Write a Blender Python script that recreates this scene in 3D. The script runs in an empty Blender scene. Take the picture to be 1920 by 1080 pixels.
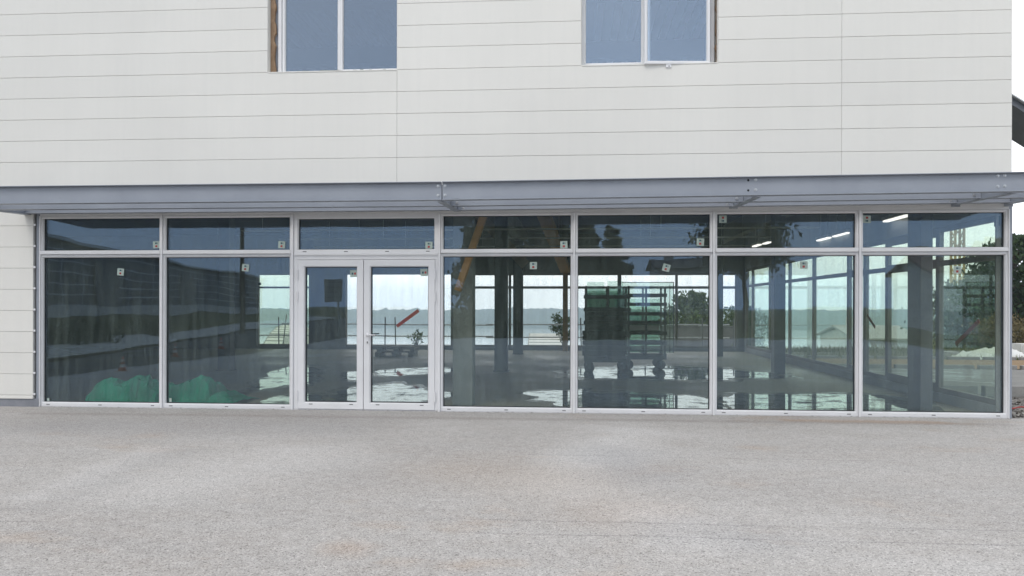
import bpy, bmesh, math, random
from mathutils import Vector, Matrix, noise
SC = bpy.context.scene
COL = SC.collection
R = math.radians
rnd = random.Random(7)

# ------------------------------------------------------------------ camera model
F, DP, H, HY, ROLL = 1443.0, 11.48, 1.575, 575.0, 0.002
TH = math.atan(F * 5.3e-5)
cT, sT = math.cos(TH), math.sin(TH)

def ray(px, py):
    u = (px - 960) / F
    v = -(py - HY - ROLL * (px - 960)) / F
    return (-sT + u * cT, cT + u * sT, v)
def S(px, py, Y):                 # a photo pixel -> point on the plane y = Y
    d = ray(px, py); t = (Y + DP) / d[1]
    return Vector((t * d[0], Y, H + t * d[2]))
def SXP(px, py, X):               # ... on the plane x = X
    d = ray(px, py); t = X / d[0]
    return Vector((X, -DP + t * d[1], H + t * d[2]))
def G(px, py, z=0.0):             # ... on the level z
    d = ray(px, py); t = (z - H) / d[2]
    return Vector((t * d[0], -DP + t * d[1], z))
def D(px, py, t):                 # ... at depth t
    d = ray(px, py)
    return Vector((t * d[0], -DP + t * d[1], H + t * d[2]))
def MI(px, py, t):                # seen mirrored in the front glass, at virtual depth t
    p = D(px, py, t); return Vector((p.x, -p.y, p.z))
def X0(px, Y=0.0): return S(px, 575, Y).x
def Z0(px, py, Y=0.0): return S(px, py, Y).z

# ------------------------------------------------------------------ materials
MATS = {}
def nt(name):
    m = bpy.data.materials.new(name); m.use_nodes = True
    n = m.node_tree; n.nodes.clear()
    out = n.nodes.new('ShaderNodeOutputMaterial')
    MATS[name] = m
    return m, n, out
def nd(n, typ, **kw):
    x = n.nodes.new(typ)
    for k, v in kw.items():
        if k.startswith('i_'): x.inputs[k[2:].replace('_', ' ')].default_value = v
        else: setattr(x, k, v)
    return x
def ramp(n, src, stops):
    r = nd(n, 'ShaderNodeValToRGB')
    e = r.color_ramp.elements
    while len(e) < len(stops): e.new(0.5)
    for k, (p, c) in enumerate(stops):
        e[k].position = p; e[k].color = (*c, 1) if len(c) == 3 else c
    n.links.new(src, r.inputs[0]); return r.outputs[0]
def mixc(n, fac, a, b, mode='MIX'):
    m = nd(n, 'ShaderNodeMix', data_type='RGBA', blend_type=mode)
    for s, v in ((m.inputs[0], fac), (m.inputs[6], a), (m.inputs[7], b)):
        if hasattr(v, 'links') or isinstance(v, bpy.types.NodeSocket): n.links.new(v, s)
        elif isinstance(v, (int, float)): s.default_value = v
        else: s.default_value = (*v, 1) if len(v) == 3 else v
    return m.outputs[2]
def mathn(n, op, a, b=None, c=None):
    m = nd(n, 'ShaderNodeMath', operation=op)
    for k, v in enumerate((a, b, c)):
        if v is None: continue
        if isinstance(v, bpy.types.NodeSocket): n.links.new(v, m.inputs[k])
        else: m.inputs[k].default_value = v
    return m.outputs[0]
def coords(n, kind='Object', scale=(1, 1, 1)):
    tc = nd(n, 'ShaderNodeTexCoord'); mp = nd(n, 'ShaderNodeMapping')
    mp.inputs['Scale'].default_value = scale
    n.links.new(tc.outputs[kind], mp.inputs[0]); return mp.outputs[0]
def noisen(n, vec, scale, detail=4, rough=0.55):
    x = nd(n, 'ShaderNodeTexNoise'); x.inputs['Scale'].default_value = scale
    x.inputs['Detail'].default_value = detail; x.inputs['Roughness'].default_value = rough
    n.links.new(vec, x.inputs['Vector']); return x.outputs['Fac']
def simple(name, c1, c2=None, rough=0.6, scale=3.0, metal=0.0, bump=0.0, bscale=40.0, spec=0.4, stretch=(1, 1, 1), rvar=0.1):
    m, n, out = nt(name)
    c2 = c2 or tuple(x * 0.8 for x in c1)
    v = coords(n, 'Object', stretch)
    f = noisen(n, v, scale, 5, 0.6)
    b = nd(n, 'ShaderNodeBsdfPrincipled')
    n.links.new(ramp(n, f, [(0.32, c2), (0.68, c1)]), b.inputs['Base Color'])
    r2 = noisen(n, v, scale * 2.7, 3)
    n.links.new(mathn(n, 'MULTIPLY_ADD', r2, rvar, rough - rvar / 2), b.inputs['Roughness'])
    b.inputs['Metallic'].default_value = metal
    b.inputs['Specular IOR Level'].default_value = spec
    if bump:
        bn = nd(n, 'ShaderNodeBump'); bn.inputs['Strength'].default_value = bump
        bn.inputs['Distance'].default_value = 0.01
        n.links.new(noisen(n, v, bscale, 4), bn.inputs['Height'])
        n.links.new(bn.outputs[0], b.inputs['Normal'])
    n.links.new(b.outputs[0], out.inputs[0])
    return m

def glass(name, trans=(0.86, 0.94, 0.90), refl=(0.5, 0.72, 1.0), f0=0.1, wob=0.012, wscale=1.3, dirt=0.015):
    m, n, out = nt(name)
    lw = nd(n, 'ShaderNodeLayerWeight'); lw.inputs['Blend'].default_value = 0.5
    p = mathn(n, 'POWER', lw.outputs['Facing'], 5.0)
    fac = mathn(n, 'MULTIPLY_ADD', p, 1 - f0, f0)
    tr = nd(n, 'ShaderNodeBsdfTransparent'); tr.inputs[0].default_value = (*trans, 1)
    gl = nd(n, 'ShaderNodeBsdfGlossy'); gl.inputs['Roughness'].default_value = 0.0
    gl.inputs[0].default_value = (*refl, 1)
    v = coords(n, 'Object')
    bn = nd(n, 'ShaderNodeBump'); bn.inputs['Strength'].default_value = 1.0
    bn.inputs['Distance'].default_value = wob
    n.links.new(noisen(n, v, wscale, 1, 0.4), bn.inputs['Height'])
    n.links.new(bn.outputs[0], gl.inputs['Normal'])
    mx = nd(n, 'ShaderNodeMixShader')
    n.links.new(fac, mx.inputs[0]); n.links.new(tr.outputs[0], mx.inputs[1]); n.links.new(gl.outputs[0], mx.inputs[2])
    # a thin film of dust and streaks on the pane
    df = nd(n, 'ShaderNodeBsdfDiffuse'); df.inputs[0].default_value = (0.41, 0.505, 0.465, 1)
    v2 = coords(n, 'Object', (9.0, 9.0, 0.8))
    st = noisen(n, v2, 1.5, 5, 0.65)
    dm = mathn(n, 'MULTIPLY', ramp(n, st, [(0.4, (0.25,) * 3), (0.75, (1,) * 3)]), dirt)
    m2 = nd(n, 'ShaderNodeMixShader')
    n.links.new(dm, m2.inputs[0]); n.links.new(mx.outputs[0], m2.inputs[1]); n.links.new(df.outputs[0], m2.inputs[2])
    n.links.new(m2.outputs[0], out.inputs[0])
    return m

def leafmat(name, c1, c2, c3=None):
    m, n, out = nt(name)
    v = coords(n, 'Object')
    f = noisen(n, v, 1.1, 3); g = noisen(n, v, 9.0, 2)
    base = ramp(n, f, [(0.35, c2), (0.65, c1)])
    base = mixc(n, ramp(n, g, [(0.45, (0, 0, 0)), (0.7, (0.6,) * 3)]), base, c3 or tuple(min(1, x * 1.7) for x in c1))
    b = nd(n, 'ShaderNodeBsdfPrincipled'); b.inputs['Roughness'].default_value = 0.6
    b.inputs['Specular IOR Level'].default_value = 0.25
    n.links.new(base, b.inputs['Base Color'])
    t = nd(n, 'ShaderNodeBsdfTranslucent'); n.links.new(base, t.inputs[0])
    mx = nd(n, 'ShaderNodeMixShader'); mx.inputs[0].default_value = 0.25
    n.links.new(b.outputs[0], mx.inputs[1]); n.links.new(t.outputs[0], mx.inputs[2])
    n.links.new(mx.outputs[0], out.inputs[0])
    return m

def emis(name, c, s):
    m, n, out = nt(name)
    e = nd(n, 'ShaderNodeEmission'); e.inputs[0].default_value = (*c, 1); e.inputs[1].default_value = s
    n.links.new(e.outputs[0], out.inputs[0]); return m

# forecourt: pale porous asphalt, grain + worn patches + rusty stains
def blotch(n, v, p, q, r, soft, wob=0.35, seed=0.0):
    """soft mask round the segment p-q on the ground, edge broken by noise"""
    px, py = p; dx, dy = q[0] - p[0], q[1] - p[1]; L2 = dx * dx + dy * dy + 1e-6
    sp = nd(n, 'ShaderNodeSeparateXYZ'); n.links.new(v, sp.inputs[0])
    ax_ = mathn(n, 'SUBTRACT', sp.outputs[0], px); ay_ = mathn(n, 'SUBTRACT', sp.outputs[1], py)
    t = mathn(n, 'ADD', mathn(n, 'MULTIPLY', ax_, dx / L2), mathn(n, 'MULTIPLY', ay_, dy / L2))
    cl_ = nd(n, 'ShaderNodeClamp'); n.links.new(t, cl_.inputs[0]); t = cl_.outputs[0]
    ex = mathn(n, 'SUBTRACT', ax_, mathn(n, 'MULTIPLY', t, dx)); ey = mathn(n, 'SUBTRACT', ay_, mathn(n, 'MULTIPLY', t, dy))
    d = mathn(n, 'SQRT', mathn(n, 'ADD', mathn(n, 'MULTIPLY', ex, ex), mathn(n, 'MULTIPLY', ey, ey)))
    mp_ = nd(n, 'ShaderNodeMapping'); mp_.inputs['Location'].default_value = (seed, seed * 1.7, 0); n.links.new(v, mp_.inputs[0])
    d = mathn(n, 'ADD', d, mathn(n, 'MULTIPLY_ADD', noisen(n, mp_.outputs[0], 2.2, 6, 0.7), 2 * wob, -wob))
    mr = nd(n, 'ShaderNodeMapRange'); mr.interpolation_type = 'SMOOTHSTEP'
    mr.inputs[1].default_value = r + soft; mr.inputs[2].default_value = max(0, r - soft); n.links.new(d, mr.inputs[0])
    return mr.outputs[0]
def forecourt_mat():
    m, n, out = nt('forecourt_asphalt')
    v = coords(n, 'Object')
    big = noisen(n, coords(n, 'Object', (0.55, 1.0, 1)), 0.33, 6, 0.6)
    med = noisen(n, coords(n, 'Object', (0.8, 1.6, 1)), 1.3, 6, 0.68)
    fine = noisen(n, coords(n, 'Object', (1.0, 1.0, 1)), 9.0, 4, 0.7)
    col = ramp(n, big, [(0.32, (0.375, 0.358, 0.344)), (0.5, (0.445, 0.428, 0.412)), (0.68, (0.53, 0.514, 0.50))])
    col = mixc(n, ramp(n, med, [(0.38, (0,) * 3), (0.72, (0.75,) * 3)]), col, (0.40, 0.37, 0.345))
    col = mixc(n, ramp(n, fine, [(0.40, (0,) * 3), (0.70, (0.4,) * 3)]), col, (0.58, 0.56, 0.55))
    rust = noisen(n, coords(n, 'Object', (0.7, 1.3, 1)), 0.75, 5, 0.65)
    col = mixc(n, ramp(n, rust, [(0.58, (0,) * 3), (0.72, (0.45,) * 3)]), col, (0.45, 0.35, 0.27))
    def patch(pa, pb, r, soft, fac, c, seed, wob=0.35):
        nonlocal col
        p, q = G(*pa), G(*pb); k = mathn(n, 'MULTIPLY', blotch(n, v, (p.x, p.y), (q.x, q.y), r, soft, wob, seed), fac)
        col = mixc(n, k, col, c)
    pale, grey, rusty = (0.62, 0.605, 0.595), (0.33, 0.325, 0.33), (0.42, 0.29, 0.20)
    patch((1178, 808), (1120, 858), 0.30, 0.5, 0.55, pale, 1.0)          # scuffed pale trail
    patch((1120, 858), (1080, 905), 0.35, 0.6, 0.45, pale, 2.0)
    patch((1150, 850), (1190, 890), 0.30, 0.5, 0.45, grey, 3.0)
    patch((1230, 960), (1280, 1010), 0.15, 0.35, 0.5, pale, 4.0)
    patch((1290, 990), (1420, 1010), 0.25, 0.4, 0.35, grey, 5.0)
    patch((70, 930), (290, 842), 0.10, 0.30, 0.32, pale, 6.0, 0.2)       # tyre sweep on the left
    patch((90, 945), (320, 850), 0.16, 0.30, 0.22, grey, 7.0, 0.2)
    patch((330, 905), (560, 860), 0.5, 0.8, 0.35, pale, 8.0)
    patch((650, 1027), (660, 1030), 0.05, 0.22, 0.32, rusty, 9.0, 0.12)
    patch((1480, 788), (1760, 793), 0.02, 0.25, 0.6, rusty, 10.0, 0.18)  # rust washed from the frames
    patch((1150, 965), (1190, 960), 0.30, 0.5, 0.18, rusty, 11.0)
    patch((900, 880), (1040, 900), 0.4, 0.8, 0.35, (0.44, 0.37, 0.31), 12.0)
    patch((60, 775), (1880, 796), 0.0, 0.22, 0.45, (0.30, 0.27, 0.25), 13.0, 0.12)  # splash dirt along the sill
    patch((100, 800), (620, 800), 0.5, 0.9, 0.35, grey, 14.0)
    sp = nd(n, 'ShaderNodeSeparateXYZ'); n.links.new(coords(n, 'Object'), sp.inputs[0])
    for (py, x0_, x1_, sd) in ((968, 330, 1000, 1.0), (993, 1480, 1640, 2.0), (847, 1160, 1230, 3.0)):       # hairline day joints
        y0_ = G(660, py).y
        dd = mathn(n, 'ABSOLUTE', mathn(n, 'SUBTRACT', mathn(n, 'ADD', sp.outputs[1], mathn(n, 'MULTIPLY', noisen(n, v, 0.8, 3), 0.12)), y0_ + 0.06))
        k = ramp(n, dd, [(0.0, (0.5,) * 3), (0.014, (0,) * 3)])
        brk = ramp(n, noisen(n, coords(n, 'Object', (0.5, 0.05, 1)), 0.9 + sd * 0.1, 3), [(0.45, (0,) * 3), (0.6, (1,) * 3)])
        col = mixc(n, mixc(n, 1.0, k, brk, 'MULTIPLY'), col, (0.17, 0.165, 0.17))
    vo = nd(n, 'ShaderNodeTexVoronoi'); vo.inputs['Scale'].default_value = 108.0
    n.links.new(v, vo.inputs['Vector'])
    sep = nd(n, 'ShaderNodeSeparateColor'); n.links.new(vo.outputs['Color'], sep.inputs[0])
    grain = ramp(n, sep.outputs[0], [(0.0, (0.46,) * 3), (0.16, (0.86,) * 3), (0.8, (1.04,) * 3), (1.0, (1.32,) * 3)])
    col = mixc(n, 1.0, col, grain, 'MULTIPLY')
    hole = ramp(n, noisen(n, v, 170.0, 2, 0.5), [(0.33, (0.62,) * 3), (0.43, (1.0,) * 3)])
    col = mixc(n, 1.0, col, hole, 'MULTIPLY')
    b = nd(n, 'ShaderNodeBsdfPrincipled'); b.inputs['Roughness'].default_value = 0.9
    b.inputs['Specular IOR Level'].default_value = 0.2
    n.links.new(col, b.inputs['Base Color'])
    bn = nd(n, 'ShaderNodeBump'); bn.inputs['Strength'].default_value = 0.55; bn.inputs['Distance'].default_value = 0.004
    hgt = mathn(n, 'ADD', mathn(n, 'MULTIPLY', vo.outputs['Distance'], -1.0), noisen(n, v, 60.0, 3))
    n.links.new(hgt, bn.inputs['Height']); n.links.new(bn.outputs[0], b.inputs['Normal'])
    n.links.new(b.outputs[0], out.inputs[0]); return m

def floor_mat():
    m, n, out = nt('interior_concrete')
    v = coords(n, 'Object')
    f = noisen(n, v, 0.45, 6, 0.62)
    col = ramp(n, f, [(0.35, (0.19, 0.178, 0.13)), (0.55, (0.30, 0.275, 0.195)), (0.72, (0.40, 0.36, 0.25))])
    b = nd(n, 'ShaderNodeBsdfPrincipled')
    n.links.new(mixc(n, 0.35, col, ramp(n, noisen(n, v, 7.0, 5, 0.7), [(0.3, (0.15, 0.148, 0.115)), (0.7, (0.34, 0.32, 0.25))])), b.inputs['Base Color'])
    n.links.new(ramp(n, f, [(0.35, (0.42,) * 3), (0.65, (0.8,) * 3)]), b.inputs['Roughness'])
    bn = nd(n, 'ShaderNodeBump'); bn.inputs['Strength'].default_value = 0.3; bn.inputs['Distance'].default_value = 0.01
    n.links.new(noisen(n, v, 5.0, 6, 0.6), bn.inputs['Height']); n.links.new(bn.outputs[0], b.inputs['Normal'])
    n.links.new(b.outputs[0], out.inputs[0]); return m

def terrain_mat():
    m, n, out = nt('terrain_soil_grass')
    v = coords(n, 'Object')
    f = noisen(n, v, 0.35, 6, 0.65); g = noisen(n, v, 3.0, 6, 0.7); h = noisen(n, v, 18.0, 3, 0.6)
    col = ramp(n, f, [(0.35, (0.075, 0.095, 0.03)), (0.55, (0.11, 0.12, 0.045)), (0.7, (0.19, 0.155, 0.085))])
    col = mixc(n, ramp(n, g, [(0.4, (0,) * 3), (0.7, (0.7,) * 3)]), col, (0.22, 0.15, 0.085))
    col = mixc(n, ramp(n, h, [(0.35, (0.6,) * 3), (0.6, (0,) * 3)]), col, (0.045, 0.06, 0.02))
    b = nd(n, 'ShaderNodeBsdfPrincipled'); b.inputs['Roughness'].default_value = 0.95
    b.inputs['Specular IOR Level'].default_value = 0.1
    n.links.new(col, b.inputs['Base Color'])
    bn = nd(n, 'ShaderNodeBump'); bn.inputs['Strength'].default_value = 0.8; bn.inputs['Distance'].default_value = 0.05
    n.links.new(h, bn.inputs['Height']); n.links.new(bn.outputs[0], b.inputs['Normal'])
    n.links.new(b.outputs[0], out.inputs[0]); return m

def gravel_mat():
    m, n, out = nt('gravel_debris')
    v = coords(n, 'Object')
    vo = nd(n, 'ShaderNodeTexVoronoi'); vo.inputs['Scale'].default_value = 22.0; n.links.new(v, vo.inputs['Vector'])
    sep = nd(n, 'ShaderNodeSeparateColor'); n.links.new(vo.outputs['Color'], sep.inputs[0])
    col = ramp(n, sep.outputs[1], [(0.0, (0.07, 0.06, 0.055)), (0.5, (0.22, 0.20, 0.18)), (0.95, (0.42, 0.40, 0.37))])
    b = nd(n, 'ShaderNodeBsdfPrincipled'); b.inputs['Roughness'].default_value = 0.95
    n.links.new(col, b.inputs['Base Color'])
    bn = nd(n, 'ShaderNodeBump'); bn.inputs['Strength'].default_value = 1.0; bn.inputs['Distance'].default_value = 0.03
    n.links.new(mathn(n, 'MULTIPLY', vo.outputs['Distance'], -1.0), bn.inputs['Height'])
    n.links.new(bn.outputs[0], b.inputs['Normal'])
    n.links.new(b.outputs[0], out.inputs[0]); return m

def water_mat(name, base, rough, wave, wscale, ior=1.33):
    m, n, out = nt(name)
    v = coords(n, 'Object', (1.0, 0.35, 1) if wscale < 1 else (1, 1, 1))
    b = nd(n, 'ShaderNodeBsdfPrincipled'); b.inputs['Base Color'].default_value = (*base, 1)
    b.inputs['Roughness'].default_value = rough; b.inputs['IOR'].default_value = ior
    bn = nd(n, 'ShaderNodeBump'); bn.inputs['Strength'].default_value = 1.0; bn.inputs['Distance'].default_value = wave
    n.links.new(noisen(n, v, wscale, 4), bn.inputs['Height']); n.links.new(bn.outputs[0], b.inputs['Normal'])
    n.links.new(b.outputs[0], out.inputs[0]); return m

def puddle_mat():
    m, n, out = nt('puddle_water')
    lw = nd(n, 'ShaderNodeLayerWeight'); lw.inputs['Blend'].default_value = 0.5
    fac = mathn(n, 'MULTIPLY_ADD', mathn(n, 'POWER', lw.outputs['Facing'], 3.6), 0.95, 0.04)
    tr = nd(n, 'ShaderNodeBsdfTransparent'); tr.inputs[0].default_value = (0.55, 0.55, 0.5, 1)
    gl = nd(n, 'ShaderNodeBsdfGlossy'); gl.inputs['Roughness'].default_value = 0.0; gl.inputs[0].default_value = (0.66, 0.71, 0.71, 1)
    v = coords(n, 'Object')
    bn = nd(n, 'ShaderNodeBump'); bn.inputs['Strength'].default_value = 1.0; bn.inputs['Distance'].default_value = 0.0006
    n.links.new(noisen(n, v, 5.0, 2), bn.inputs['Height']); n.links.new(bn.outputs[0], gl.inputs['Normal'])
    mx = nd(n, 'ShaderNodeMixShader')
    n.links.new(fac, mx.inputs[0]); n.links.new(tr.outputs[0], mx.inputs[1]); n.links.new(gl.outputs[0], mx.inputs[2])
    # scum and silt islands
    df = nd(n, 'ShaderNodeBsdfDiffuse'); df.inputs[0].default_value = (0.06, 0.06, 0.05, 1)
    sl = ramp(n, noisen(n, v, 2.2, 6, 0.72), [(0.50, (0,) * 3), (0.64, (1,) * 3)])
    m2 = nd(n, 'ShaderNodeMixShader'); n.links.new(sl, m2.inputs[0])
    n.links.new(mx.outputs[0], m2.inputs[1]); n.links.new(df.outputs[0], m2.inputs[2])
    n.links.new(m2.outputs[0], out.inputs[0]); return m

def panelgrid_mat(name, base, line, bw, bh, mort=0.02, rough=0.5, offset=0.0):
    m, n, out = nt(name)
    v = coords(n, 'UV')
    br = nd(n, 'ShaderNodeTexBrick'); br.offset = offset
    br.inputs['Color1'].default_value = (*base, 1); br.inputs['Color2'].default_value = (*[x * 0.85 for x in base], 1)
    br.inputs['Mortar'].default_value = (*line, 1); br.inputs['Scale'].default_value = 1.0
    br.inputs['Mortar Size'].default_value = mort; br.inputs['Brick Width'].default_value = bw; br.inputs['Row Height'].default_value = bh
    n.links.new(v, br.inputs['Vector'])
    b = nd(n, 'ShaderNodeBsdfPrincipled'); b.inputs['Roughness'].default_value = rough
    n.links.new(br.outputs['Color'], b.inputs['Base Color'])
    n.links.new(b.outputs[0], out.inputs[0]); return m

def damp_mat():
    m, n, out = nt('damp_floor')
    v = coords(n, 'Object'); f = noisen(n, v, 1.8, 6, 0.7)
    tr = nd(n, 'ShaderNodeBsdfTransparent'); tr.inputs[0].default_value = (0.62, 0.62, 0.6, 1)
    t1 = nd(n, 'ShaderNodeBsdfTransparent')
    gl = nd(n, 'ShaderNodeBsdfGlossy'); gl.inputs['Roughness'].default_value = 0.16; gl.inputs[0].default_value = (0.6, 0.62, 0.62, 1)
    lw = nd(n, 'ShaderNodeLayerWeight'); lw.inputs['Blend'].default_value = 0.5
    mx = nd(n, 'ShaderNodeMixShader'); n.links.new(mathn(n, 'MULTIPLY', mathn(n, 'POWER', lw.outputs['Facing'], 4.0), 0.5), mx.inputs[0])
    n.links.new(tr.outputs[0], mx.inputs[1]); n.links.new(gl.outputs[0], mx.inputs[2])
    m2 = nd(n, 'ShaderNodeMixShader'); n.links.new(ramp(n, f, [(0.42, (0,) * 3), (0.58, (1,) * 3)]), m2.inputs[0])
    n.links.new(t1.outputs[0], m2.inputs[1]); n.links.new(mx.outputs[0], m2.inputs[2])
    n.links.new(m2.outputs[0], out.inputs[0])
damp_mat()
forecourt_mat(); floor_mat(); terrain_mat(); gravel_mat(); puddle_mat()
water_mat('sea_water', (0.50, 0.55, 0.55), 0.10, 0.10, 0.08)
# cladding: white coated steel, faint vertical micro streaks
def cladding_mat():
    m, n, out = nt('white_cladding')
    v = coords(n, 'Object')
    f = noisen(n, v, 0.35, 4, 0.5)
    s = noisen(n, coords(n, 'Object', (14, 14, 0.5)), 1.0, 4, 0.6)
    col = ramp(n, f, [(0.3, (0.74, 0.726, 0.685)), (0.7, (0.80, 0.785, 0.74))])
    col = mixc(n, ramp(n, s, [(0.4, (0,) * 3), (0.75, (0.12,) * 3)]), col, (0.62, 0.62, 0.60))
    ge = nd(n, 'ShaderNodeNewGeometry'); rr = ramp(n, ge.outputs['Random Per Island'], [(0.0, (0.965, 0.966, 0.968)), (1.0, (1.0, 1.0, 1.0))])
    col = mixc(n, 1.0, col, rr, 'MULTIPLY')
    b = nd(n, 'ShaderNodeBsdfPrincipled'); b.inputs['Roughness'].default_value = 0.5; b.inputs['Specular IOR Level'].default_value = 0.3
    n.links.new(col, b.inputs['Base Color'])
    bn = nd(n, 'ShaderNodeBump'); bn.inputs['Strength'].default_value = 0.35; bn.inputs['Distance'].default_value = 0.01
    n.links.new(noisen(n, v, 1.6, 2), bn.inputs['Height']); n.links.new(bn.outputs[0], b.inputs['Normal'])
    n.links.new(b.outputs[0], out.inputs[0]); return m
cladding_mat()
simple('joint_grey', (0.45, 0.45, 0.44), rough=0.7)
simple('aluminium', (0.80, 0.80, 0.812), (0.74, 0.74, 0.752), rough=0.38, scale=1.5, spec=0.5)
simple('drain_cap_grey', (0.18, 0.18, 0.18), rough=0.6)  # plain grey of the drain caps
simple('gasket_black', (0.012, 0.012, 0.014), rough=0.6)
simple('grey_steel', (0.318, 0.343, 0.388), (0.268, 0.29, 0.334), rough=0.45, scale=1.3, spec=0.4, bump=0.12, bscale=25)
_t = MATS['grey_steel'].node_tree; _b = [q for q in _t.nodes if q.type == 'BSDF_PRINCIPLED'][0]; _src = _b.inputs['Base Color'].links[0].from_socket
_ch = ramp(_t, noisen(_t, coords(_t, 'Object', (1.0, 3.0, 6.0)), 3.5, 7, 0.72), [(0.66, (0,) * 3), (0.69, (0.55,) * 3)])
_t.links.new(mixc(_t, _ch, _src, (0.14, 0.14, 0.15)), _b.inputs['Base Color'])
simple('bolt_zinc', (0.6, 0.61, 0.62), rough=0.35, metal=0.8)
simple('hole_black', (0.01, 0.01, 0.012), rough=0.9)
simple('plinth_concrete', (0.27, 0.28, 0.31), (0.2, 0.21, 0.235), rough=0.85, scale=5, bump=0.3)
simple('inner_wall', (0.26, 0.26, 0.25), (0.2, 0.2, 0.195), rough=0.85, scale=1.2)
simple('inner_pale', (0.42, 0.43, 0.42), (0.36, 0.37, 0.36), rough=0.8, scale=1.2)
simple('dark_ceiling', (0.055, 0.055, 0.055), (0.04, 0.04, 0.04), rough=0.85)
simple('column_concrete', (0.30, 0.32, 0.30), (0.22, 0.24, 0.22), rough=0.8, scale=2.5, bump=0.2)
simple('column_dark', (0.09, 0.095, 0.1), (0.065, 0.07, 0.075), rough=0.7)
simple('column_steel', (0.11, 0.118, 0.124), (0.085, 0.092, 0.098), rough=0.5)
simple('glulam', (0.60, 0.33, 0.12), (0.48, 0.255, 0.085), rough=0.6, scale=2, stretch=(1, 1, 6))
simple('raw_board', (0.42, 0.34, 0.24), (0.33, 0.26, 0.18), rough=0.75, scale=3, stretch=(1, 1, 5))
simple('osb_brown', (0.36, 0.24, 0.15), (0.23, 0.145, 0.085), rough=0.85, scale=7, bump=0.6, bscale=18)
simple('galvanised', (0.55, 0.57, 0.58), (0.42, 0.44, 0.45), rough=0.4, metal=0.5, scale=6)
simple('rack_steel', (0.05, 0.06, 0.055), (0.035, 0.042, 0.04), rough=0.55)
simple('rubber_black', (0.015, 0.015, 0.015), rough=0.75)
simple('pallet_wood', (0.34, 0.30, 0.25), (0.22, 0.19, 0.155), rough=0.85, scale=4, stretch=(1, 5, 5))
simple('sticker_pale', (0.44, 0.53, 0.48), rough=0.5)
simple('sticker_teal', (0.035, 0.10, 0.13), rough=0.5)
simple('sticker_red', (0.40, 0.05, 0.05), rough=0.5)
simple('tape_red', (0.62, 0.13, 0.06), (0.5, 0.10, 0.05), rough=0.55, scale=9)
_t = MATS['tape_red'].node_tree; _tb = [q for q in _t.nodes if q.type == 'BSDF_PRINCIPLED'][0]
_tt = _t.nodes.new('ShaderNodeBsdfTranslucent'); _tt.inputs[0].default_value = (0.75, 0.16, 0.08, 1); _tm = _t.nodes.new('ShaderNodeMixShader'); _tm.inputs[0].default_value = 0.6
_to = [q for q in _t.nodes if q.type == 'OUTPUT_MATERIAL'][0]
_t.links.new(_tb.outputs[0], _tm.inputs[1]); _t.links.new(_tt.outputs[0], _tm.inputs[2]); _t.links.new(_tm.outputs[0], _to.inputs[0])
simple('tape_faded', (0.38, 0.10, 0.08), (0.30, 0.08, 0.065), rough=0.6, scale=9)
simple('concrete_pale', (0.42, 0.41, 0.39), (0.33, 0.32, 0.30), rough=0.85, scale=3, bump=0.25)
simple('kerb_concrete', (0.36, 0.35, 0.33), (0.27, 0.26, 0.25), rough=0.9, scale=6, bump=0.3)
simple('road_asphalt', (0.062, 0.062, 0.066), (0.045, 0.045, 0.048), rough=0.85, scale=2, bump=0.4, bscale=90)
simple('white_paint', (0.74, 0.74, 0.72), rough=0.6)
simple('white_sheet', (0.78, 0.78, 0.75), (0.68, 0.68, 0.65), rough=0.6, scale=4)
simple('bark', (0.11, 0.085, 0.06), (0.065, 0.05, 0.035), rough=0.95, scale=9, bump=0.8)
simple('crane_yellow', (0.50, 0.36, 0.12), (0.40, 0.28, 0.09), rough=0.5)
simple('roof_slate', (0.07, 0.055, 0.05), (0.05, 0.04, 0.038), rough=0.7, scale=5)
simple('roof_tile', (0.20, 0.10, 0.075), (0.13, 0.07, 0.055), rough=0.8, scale=6)
simple('pale_render', (0.62, 0.61, 0.58), (0.52, 0.51, 0.49), rough=0.85, scale=0.4)
simple('render_white', (0.70, 0.69, 0.66), rough=0.85)
simple('dark_navy_steel', (0.15, 0.16, 0.185), (0.12, 0.13, 0.15), rough=0.5)
simple('fence_grey', (0.16, 0.165, 0.175), (0.12, 0.125, 0.13), rough=0.8)
simple('sign_grey', (0.30, 0.31, 0.32), rough=0.5)
simple('cone_red', (0.55, 0.06, 0.03), rough=0.5)
simple('red_plastic', (0.5, 0.06, 0.05), rough=0.5)
simple('house_pane_dark', (0.02, 0.025, 0.03), rough=0.1)
simple('hill_woodland', (0.065, 0.085, 0.045), (0.022, 0.034, 0.02), rough=0.95, scale=0.045, spec=0.1)
simple('earth_tan', (0.33, 0.23, 0.13), (0.25, 0.17, 0.095), rough=0.95, scale=2, bump=0.5)
simple('path_grey', (0.30, 0.295, 0.28), (0.24, 0.235, 0.225), rough=0.9, scale=1.5)
panelgrid_mat('warehouse_cladding', (0.040, 0.045, 0.050), (0.55, 0.56, 0.57), 2.6, 0.6, 0.04)
simple('corrugated_flat', (0.42, 0.43, 0.44), (0.36, 0.37, 0.38), rough=0.6)
panelgrid_mat('sign_face', (0.30, 0.31, 0.32), (0.11, 0.115, 0.12), 5.0, 0.26, 0.025)
panelgrid_mat('polytunnel_sheet', (0.62, 0.63, 0.60), (0.22, 0.23, 0.21), 60.0, 0.55, 0.10)
panelgrid_mat('corrugated_grey', (0.34, 0.35, 0.36), (0.17, 0.175, 0.18), 40.0, 0.15, 0.03)
leafmat('leaf_dark', (0.045, 0.075, 0.028), (0.018, 0.034, 0.014))
leafmat('leaf_mid', (0.07, 0.115, 0.035), (0.028, 0.05, 0.018), (0.16, 0.2, 0.07))
leafmat('leaf_dry', (0.20, 0.16, 0.08), (0.09, 0.085, 0.035), (0.3, 0.24, 0.12))
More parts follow.
